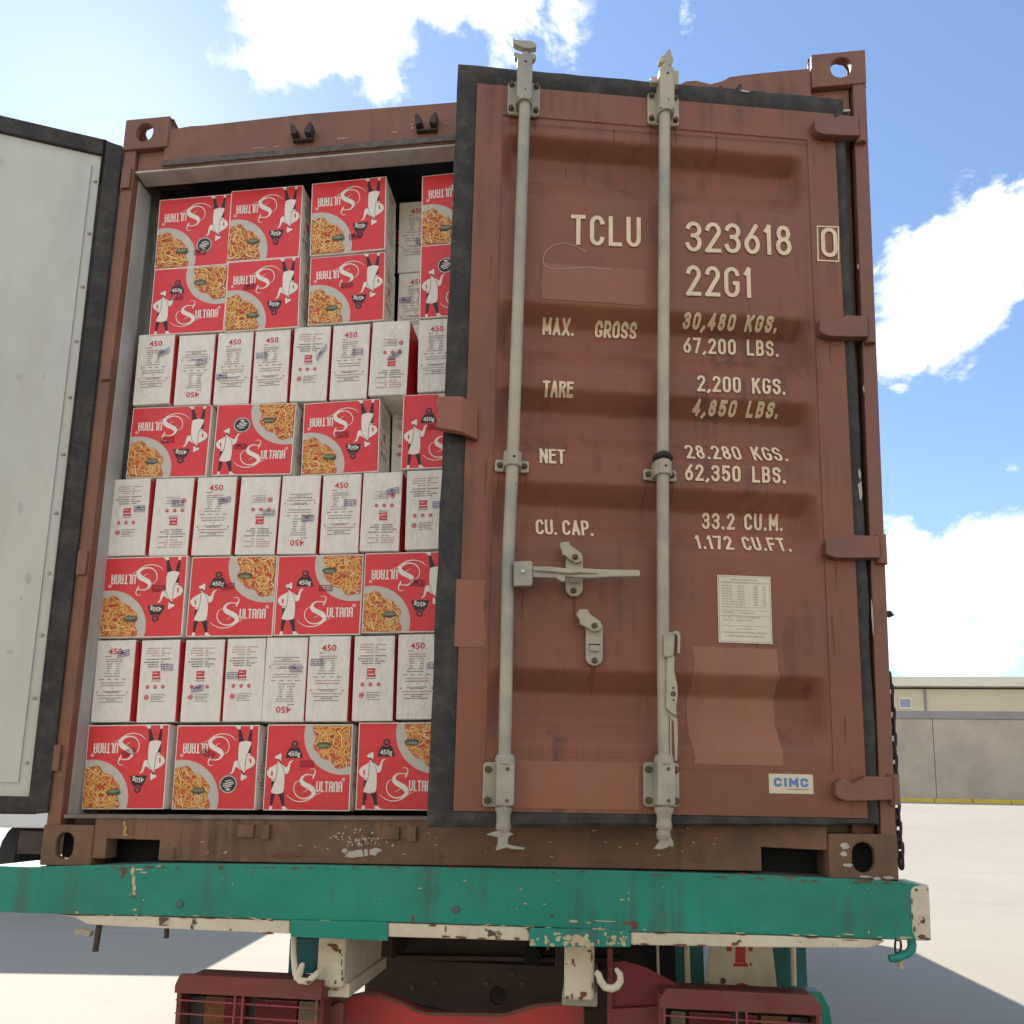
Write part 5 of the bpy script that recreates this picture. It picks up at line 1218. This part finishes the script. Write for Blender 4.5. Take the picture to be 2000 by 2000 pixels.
for i in range(26): l2.append((r4.uniform(160, 1760), r4.uniform(1705, 1780), r4.uniform(.7, 2.2), r4.uniform(.5, 1.4)))
marks('rust_chip', M_rustchip, l1, yy - .0025, parent=TRL); marks('cream_chip', M_creamchip, l2, yy - .0035, parent=TRL)
r3 = random.Random(5); lst = []
for i in range(46): lst.append((r3.uniform(1038, 1228), 1846 - abs(r3.gauss(0, 13)), r3.uniform(1.5, 6), r3.uniform(1.2, 5)))
for i in range(16): lst.append((r3.uniform(1110, 1150), r3.uniform(1828, 1846), r3.uniform(4, 9), r3.uniform(4, 8)))
marks('cream_chip', M_creamchip, lst, YT - .0066, parent=TRL)
marks('rust_chip', M_rustchip, [(650, 1846, 13, 5), (655, 1852, 8, 7), (664, 1858, 4, 6), (655, 1918, 3, 5), (668, 1900, 2, 7), (669, 1912, 3, 5), (667, 1880, 1.5, 8), (640, 1932, 9, 2.5), (655, 1933, 7, 2.5), (625, 1930, 5, 2.5), (668, 1865, 1.5, 3)], .049, parent=TRL)
marks('rust_chip', M_rustchip, [(1119, 1878, 3, 6), (1122, 1885, 2, 3), (1139, 1942, 8, 7), (1134, 1950, 6, 4), (1117, 1945, 2, 7), (1156, 1870, 2, 12), (1152, 1858, 5, 3), (1108, 1948, 4, 3), (1157, 1925, 2, 9), (1106, 1883, 1.5, 2)], .0485, parent=TRL)
marks('rust_chip', M_rustchip, [(845, 1807, 8, 3), (870, 1815, 2, 8), (900, 1831, 12, 3), (870, 1829, 10, 3), (940, 1833, 12, 2), (1010, 1833, 6, 3), (980, 1836, 10, 2), (1260, 1844, 12, 2), (1330, 1846, 16, 3), (1370, 1846, 10, 2), (1436, 1843, 9, 4), (1444, 1838, 5, 2), (1563, 1840, 1.5, 1.5), (1290, 1823, 14, 1.5), (450, 1816, 3, 2.5), (525, 1823, 14, 3), (320, 1807, 14, 1.2),
      (1660, 1836, 16, 1.2), (410, 1794, 14, 1), (358, 1793, 8, 1), (530, 1797, 6, 2), (1585, 1831, 14, 1.5), (1450, 1826, 8, 1.3)], YT - .0012, parent=TRL)
marks('rust_chip', M_rustchip, [(1790, 1738, 3, 3), (1812, 1737, 2, 2), (1801, 1830, 7, 5), (1812, 1834, 6, 2.5), (1781, 1760, 1.5, 6), (1782, 1790, 1.5, 8), (1786, 1815, 2, 6)], YT - .0052, parent=TRL)
for px, py in ((352, 1766), (890, 1776)):
    x, z = F(px, py, YT); b = MB(); b.lathe([(0, .011), (.7, .011), (1, .006)], ((x, YT, z), (x, YT - .006, z)), 10); b.obj('rivet', mat('dull_rivet', (.07, .11, .095, 1), .6, .2, 30), TRL)
# chassis rails with open cream ends


def chassis_rail(x0, x1, zt_, zb_, y0, lip):
    b = MB(); b.box(x0, x1, y0, 5.6, zb_, zt_)
    o = b.obj('chassis_rail', M_cream, TRL, bevel=.012, seg=3)
    b = MB(); b.box(x0 + .006, x1 + lip, y0 + .02, 5.5, zb_ - .035, zb_ + .012); b.obj('rail_flange', M_cream, TRL, bevel=.005)
    return o


a0, at = F(621, 1838, .05); a1 = F(675, 1838, .05)[0]; ab = F(640, 1930, .05)[1]
b = MB(); b.box(a0, a1, .05, .42, ab, at + .03); b.obj('chassis_rail', M_cream, TRL, bevel=.012, seg=3)
b = MB(); b.box(a0 + .015, a1 + .012, .07, .44, ab - .030, ab + .01); b.obj('rail_flange', M_cream, TRL, bevel=.005)
a0, at = F(1102, 1851, .05); a1 = F(1160, 1851, .05)[0]; ab = F(1130, 1955, .05)[1]
b = MB(); b.box(a0, a1, .05, .42, ab, at + .03); b.obj('chassis_rail', M_cream, TRL, bevel=.014, seg=3)
b = MB(); b.box(a0 - .006, a1 + .01, .07, .44, ab - .02, ab + .02); b.obj('rail_flange', mat('grey_cream', (.3, .27, .2, 1), .7, .2, 12), TRL, bevel=.005)
for x0 in (.82, 1.50):
    b = MB(); b.box(x0, x0 + .12, .46, 5.6, -.34, -.06); b.obj('main_girder', M_chassis, TRL, bevel=.01)
for y0 in (1.2, 2.2, 3.2, 4.2):
    b = MB(); b.box(.02, 2.42, y0, y0 + .06, -.16, -.03); b.obj('cross_bearer', M_chassis, TRL)
b = MB(); b.box(.03, .08, .17, 5.7, -.13, -.01); b.box(2.36, 2.41, .17, 5.7, -.13, -.01); b.obj('side_rail', M_green, TRL, bevel=.004)
# hooks
b = MB(); b.tube([(*F(568, 1832, .0), 0), ] and [(F(568, 1832)[0], .02, F(568, 1832)[1]), (F(573, 1865)[0], .0, F(573, 1865)[1]), (F(580, 1900)[0], -.01, F(580, 1900)[1]), (F(590, 1913)[0], -.012, F(590, 1913)[1]), (F(604, 1915)[0], -.012, F(604, 1915)[1]), (F(616, 1905)[0], 0, F(616, 1905)[1]), (F(622, 1895)[0], .03, F(622, 1895)[1])], [.008, .008, .009, .010, .010, .009, .008], 10)
b.tube([(F(583, 1911)[0], -.012, F(583, 1911)[1]), (F(588, 1900)[0], -.012, F(588, 1900)[1]), (F(594, 1883)[0], -.014, F(594, 1883)[1]), (F(597, 1879)[0], -.014, F(597, 1879)[1])], [.010, .010, .008, .004], 10)
b.obj('rope_hook', M_cream, TRL, smooth=True, label='cream rope hook left of the left chassis rail')
hp = [(1163, 1898), (1169, 1903), (1173, 1916), (1182, 1928), (1194, 1931), (1205, 1927), (1212, 1916), (1211, 1903), (1206, 1896), (1202, 1891)]
b = MB(); b.tube([(F(*p)[0], .0, F(*p)[1]) for p in hp], [.008, .009, .010, .0105, .0105, .0105, .0095, .0085, .007, .004], 10); b.obj('rope_hook', M_cream, TRL, smooth=True, label='open cream rope hook right of the right chassis rail')
gp = [(1776, 1830), (1778, 1843), (1777, 1853), (1768, 1862), (1755, 1867), (1742, 1870), (1734, 1870)]
b = MB(); b.tube([(F(*p)[0], -.01, F(*p)[1]) for p in gp], [.010, .011, .011, .010, .010, .011, .009], 10); b.obj('rope_hook', M_green, TRL, smooth=True, label='teal painted hook under the right end of the beam')
b = MB(); b.tube([(F(*p)[0], .01, F(*p)[1]) for p in [(1752, 1838), (1751, 1850), (1752, 1862), (1761, 1862), (1763, 1850), (1762, 1839)]], .003, 6, closed=True); b.obj('hook_ring', M_chain, TRL, smooth=True)
for (xa, ya), (xb_, yb_), r, nm, m in (((194, 1806), (186, 1858), .0085, 'hanging_pin', M_chassis), ((326, 1812), (325, 1832), .007, 'hanging_pin', M_chassis), ((1757, 1866), (1759, 1892), .006, 'hanging_pin', M_galv), ((1070, 1848), (1070, 1855), .004, 'hanging_pin', M_bolt)):
    p, q = F(xa, ya), F(xb_, yb_); b = MB(); b.tube([(p[0], .0, p[1]), (q[0], .0, q[1])], r, 10); b.obj(nm, m, TRL, smooth=True)
p0 = F(148, 1820); b = MB(); b.tube([(p0[0], 0, p0[1]), (p0[0] + .02, 0, p0[1] + .004), (p0[0] + .05, 0, p0[1] - .004)], [.009, .011, .010], 8); b.obj('latch_stub', M_galv, TRL, smooth=True)
b = MB(); q = F(322, 1797, YT); b.prism([(q[0] - .012, q[1] + .008), (q[0] + .014, q[1] + .006), (q[0], q[1] - .004), (q[0] - .008, q[1] - .012)], YT - .012, YT); b.obj('latch_stub', M_bolt, TRL)

# tail lamp frames


def lampbox(x0, x1, z1, z0, y0, bars_x, lenses, hood, label):
    d = .16; t = .012
    b = MB(); b.prism([(x0 + hood, z1), (x1 - (hood if x1 > 2 else 0), z1), (x1, z1 - .03), (x1, z1 - .052), (x0, z1 - .052), (x0, z1 - .03)], y0, y0 + .02); 
    b.box(x0, x1, y0 + .02, y0 + d, z1 - .03, z1 - .02); b.box(x0, x0 + t, y0 + .02, y0 + d, z0, z1 - .03); b.box(x1 - t, x1, y0 + .02, y0 + d, z0, z1 - .03); b.box(x0, x1, y0, y0 + d, z0, z0 + t)
    fr = b.obj('lamp_frame', M_dred, TRL, bevel=.003, label=label)
    b = MB(); b.box(x0 + t, x1 - t, y0 + .09, y0 + d, z0 + t, z1 - .031); b.obj('lamp_housing', M_lampb, fr)
    for lx0, lx1, lm, nm in lenses:
        b = MB(); b.box(x0 + lx0 * (x1 - x0), x0 + lx1 * (x1 - x0), y0 + .065, y0 + .0895, z0 + .03, z1 - .075); b.obj(nm, lm, fr, bevel=.006)
        b = MB(); n = max(3, int((lx1 - lx0) * (x1 - x0) / .008))
        for i in range(n):
            xx = x0 + lx0 * (x1 - x0) + .004 + i * ((lx1 - lx0) * (x1 - x0) - .008) / n; b.box(xx, xx + .003, y0 + .063, y0 + .0655, z0 + .034, z1 - .079)
        b.obj('lens_rib', lm, fr, kind='stuff')
    for i in range(5):
        zz = z1 - .072 - i * .037; b = MB(); b.tube([(x0 + .004, y0 + .006, zz), (x1 - .004, y0 + .006, zz - .004)], .0024, 6); b.obj('grille_bar', M_bar, fr)
    for bx_ in bars_x:
        xx = x0 + bx_ * (x1 - x0); b = MB(); b.tube([(xx, y0 + .001, z1 - .05), (xx, y0 + .001, z0 + .005)], .003, 6); b.obj('grille_bar', M_bar, fr)
    return fr


yl = .02
xa, za = F(343, 1903, yl); xb2 = F(630, 1911, yl)[0]
lampbox(xa, xb2, za, za - .27, yl, (.42, .475, .97), [(.03, .13, M_lampb, 'lens'), (.13, .28, M_lamb, 'amber_lens'), (.28, .42, M_lred, 'red_lens'), (.49, .78, M_lred, 'red_lens'), (.79, .93, M_lclr, 'clear_lens')], .012, 'dark red tail lamp frame on the left')
xa, za = F(1288, 1930, yl); xb2 = F(1604, 1926, yl)[0]
lampbox(xa, xb2, za, za - .27, yl, (.03, .48, .54, .985), [(.08, .18, M_lclr, 'clear_lens'), (.2, .47, M_lred, 'red_lens'), (.56, .64, M_lred, 'red_lens'), (.66, .83, M_lamb, 'amber_lens'), (.85, .96, M_lampb, 'lens')], .02, 'dark red tail lamp frame on the right')
b = MB(); gx, g1 = F(1600, 1937, .2); b.prism([(gx - .1, g1), (gx + .006, g1), (gx + .026, g1 - .04), (gx + .034, g1 - .12), (gx + .030, g1 - .30), (gx - .1, g1 - .30)], .19, .26); b.obj('mudguard', M_green, TRL, bevel=.004)
# red and brown under gear between the rails
yr = .30


def Fr(px, py): return F(px, py, yr)


b = MB(); b.prism([Fr(x, y) for x, y in ((645, 2060), (645, 1962), (675, 1950), (705, 1943), (740, 1944), (780, 1958), (812, 1975), (835, 1982), (985, 1984), (1010, 1976), (1045, 1966), (1080, 1962), (1140, 1960), (1142, 2060))], yr, yr + .05); b.obj('rear_bumper', M_redch, TRL, bevel=.006)
b = MB(); b.tube([(Fr(x, y)[0], yr - .004, Fr(x, y)[1]) for x, y in ((645, 1960), (675, 1947), (705, 1941), (742, 1942), (782, 1955), (812, 1972), (836, 1979), (985, 1981), (1012, 1973), (1046, 1963), (1080, 1959), (1140, 1957))], .005, 8); b.obj('bumper_rim', mat('dusty_rim', (.14, .085, .055, 1), .8, .2, 20), TRL, smooth=True)
yp = .55
hc = F(972, 1944, yp); hr = .03; x0, z1 = F(730, 1872, yp); x1, z0 = F(1200, 2010, yp)
b = MB(); plate_with_hole(b, (x0, x1, z0, z1), stadium(hc[0], hc[1], hr * 2, hr * 2.2), yp, yp + .012); b.obj('cross_member', M_chassis, TRL)
b = MB(); b.box(x0 - .06, x1 + .16, yp + .10, yp + .11, z0, F(900, 1836, yp)[1] + .06); b.obj('cross_member', M_chassis, TRL)
b = MB(); b.prism([F(x, y, yp) for x, y in ((760, 1862), (1210, 1868), (1210, 1876), (760, 1872))], yp - .03, yp + .012); b.obj('cross_member_lip', M_chassis, TRL, bevel=.003)
for px, py in ((950, 1920), (1022, 1922), (1000, 1902), (850, 1918), (805, 1928)): x, z = F(px, py, yp); bb_ = bolt(TRL, x, z, yp, .012)
xx, zz = F(1042, 1862, .5); b = MB(); b.lathe([(0, .03), (1, .03)], ((xx, .45, zz), (xx, .6, zz)), 14); b.obj('pipe_end', M_black, TRL)
b = MB(); b.prism([F(x, y, yp) for x, y in ((690, 1968), (800, 1938), (910, 1962), (1010, 1965), (1080, 1950), (1160, 1952), (1160, 1990), (690, 1990))], yp - .12, yp - .10); b.obj('dust_shelf', mat('olive_dust', (.10, .08, .045, 1), .9, .2, 9), TRL)
yg = .12
b = MB(); b.prism([F(x, y, yg) for x, y in ((1186, 1852), (1197, 1852), (1197, 2040), (1186, 2040))], yg, yg + .05); b.obj('red_upright', M_dred, TRL, bevel=.004)
b = MB(); b.prism([F(x, y, yg) for x, y in ((1196, 1883), (1222, 1880), (1262, 1893), (1325, 1926), (1325, 1934), (1288, 1934), (1288, 1966), (1196, 1971))], yg + .02, yg + .03); b.obj('gusset_plate', mat('crimson_plate', (.19, .022, .03, 1), .55, .15, 7, dirt=GRIME, dirt_amt=.4), TRL, bevel=.002)
b = MB(); b.prism([F(x, y, yg) for x, y in ((1196, 1971), (1288, 1966), (1288, 2040), (1196, 2040))], yg, yg + .04); b.obj('gusset_box', M_dred, TRL, bevel=.003)
b = MB(); b.prism([F(x, y, yg) for x, y in ((645, 1965), (665, 1955), (676, 1955), (672, 2040), (655, 2040))], yg - .02, yg + .02); b.obj('red_upright', M_dred, TRL, bevel=.003)
b = MB(); b.prism([F(x, y, yg) for x, y in ((632, 1963), (647, 1966), (641, 2040), (629, 2040))], yg - .03, yg + .02); b.obj('cream_bracket', M_cream, TRL, bevel=.003)
# teal brace left, teal posts and cream rods right, lettered board
b = MB(); b.prism([F(x, y, .16) for x, y in ((566, 1832), (632, 1834), (612, 1902), (562, 1902))], .16, .20); b.obj('teal_brace', mat('blue_teal', (.018, .13, .16, 1), .5, .15, 5), TRL, bevel=.003)
yq = .45
for x0, x1, m, nm in ((1258, 1318, M_black, 'dark_gap_plate'), (1318, 1373, M_dteal, 'teal_post'), (1510, 1574, M_dteal, 'teal_post')):
    b = MB(); b.prism([F(x, y, yq) for x, y in ((x0, 1838), (x1, 1838), (x1 + 5, 1960), (x0 + 3, 1960))], yq, yq + .04); b.obj(nm, m, TRL, bevel=.003)
for x0, x1, yb_ in ((1284, 1286, 1904), (1341, 1344, 1926), (1549, 1551, 1960)):
    p, q = F(x0, 1840, yq - .05), F(x1, yb_, yq - .05); b = MB(); b.tube([(p[0], yq - .05, p[1]), (q[0], yq - .05, q[1])], .0045 if x0 < 1300 else .0085, 8); b.obj('cream_rod', M_cream, TRL, smooth=True)
b = MB(); b.prism([F(x, y, yq) for x, y in ((1386, 1838), (1505, 1838), (1522, 1990), (1366, 1990))], yq - .02, yq - .012); sg = b.obj('lettered_board', M_cream, TRL, bevel=.002, label='cream board painted with red letters')
b = MB(); yv = yq - .0212; q = lambda pts: [F(x, y, yq - .02) for x, y in pts]
b.poly(q([(1437, 1836), (1455, 1836), (1456, 1880), (1436, 1880)]), yv); b.poly(q([(1433, 1881), (1460, 1881), (1461, 1888), (1432, 1888)]), yv)
b.poly(q([(1419, 1842), (1429, 1842), (1429, 1858), (1419, 1858)]), yv); b.poly(q([(1462, 1842), (1470, 1842), (1470, 1858), (1462, 1858)]), yv); b.poly(q([(1419, 1834), (1470, 1834), (1470, 1843), (1419, 1843)]), yv)
oc = F(1450, 1965, yq - .02); b.ribbon(arc(oc[0], oc[1], .038, .062, 0, 350, 24), .018, yv, closed=True)
b.obj('board_lettering', M_redl, sg)
# axle and tyres deep under the bed
b = MB(); b.lathe([(0, .05), (1, .05)], ((.1, 3.6, -.85), (2.34, 3.6, -.85)), 12); b.obj('axle', M_chassis, TRL)
for xx in (.12, .42, 1.76, 2.06):
    for y0 in (3.6, 4.9):
        b = MB(); b.lathe([(0, .28), (0, .45), (.12, .5), (.88, .5), (1, .45), (1, .28)], ((xx, y0, -.85), (xx + .25, y0, -.85)), 28); b.obj('wheel', M_tyre, TRL, smooth=True)

# ------------------------------------------------------------------ chain down the right wall
ch = thing('hanging_chain', 'rusty chain hanging down the right side of the container to the trailer bed', 'chain', (0, 0, 0))
cpts = [(1739, 1328), (1741, 1350), (1743, 1373), (1744.5, 1396), (1746, 1419), (1747, 1443), (1748, 1466), (1749, 1488), (1751, 1510), (1751.5, 1531), (1752.5, 1552), (1754, 1574), (1755.5, 1596), (1757, 1618), (1759, 1640), (1761, 1660), (1763, 1681)]
lk = MB(); lk.tube([(.011 * math.cos(a), 0, .012 * math.copysign(1, math.sin(a)) * (1 if abs(math.sin(a)) > .3 else abs(math.sin(a)) / .3) + .011 * math.sin(a)) for a in [i * math.pi / 8 for i in range(16)]], .0042, 7, closed=True)
lme = lk.mesh('link', M_chain, smooth=True)
for i, p in enumerate(cpts):
    x, z = F(*p, .10); link('chain_link', lme, ch, (x - .004, .10, z), (0, rr.uniform(-.1, .1), (.5 if i % 2 else 1.6)))

# tractor unit added ahead of the container to lengthen the yard shade
b = MB(); b.box(.02, 2.42, 6.5, 9.6, -.55, 2.25); b.obj('added_cab', M_green, TRL, bevel=.12, seg=3)
b = MB(); b.box(.3, 2.14, 6.47, 6.499, .9, 1.7); b.obj('cab_rear_window', M_win, TRL, bevel=.01)
for xx in (.10, 2.04):
    b = MB(); b.lathe([(0, .28), (0, .45), (.12, .5), (.88, .5), (1, .45), (1, .28)], ((xx, 8.7, -.85), (xx + .3, 8.7, -.85)), 28); b.obj('wheel', M_tyre, TRL, smooth=True)
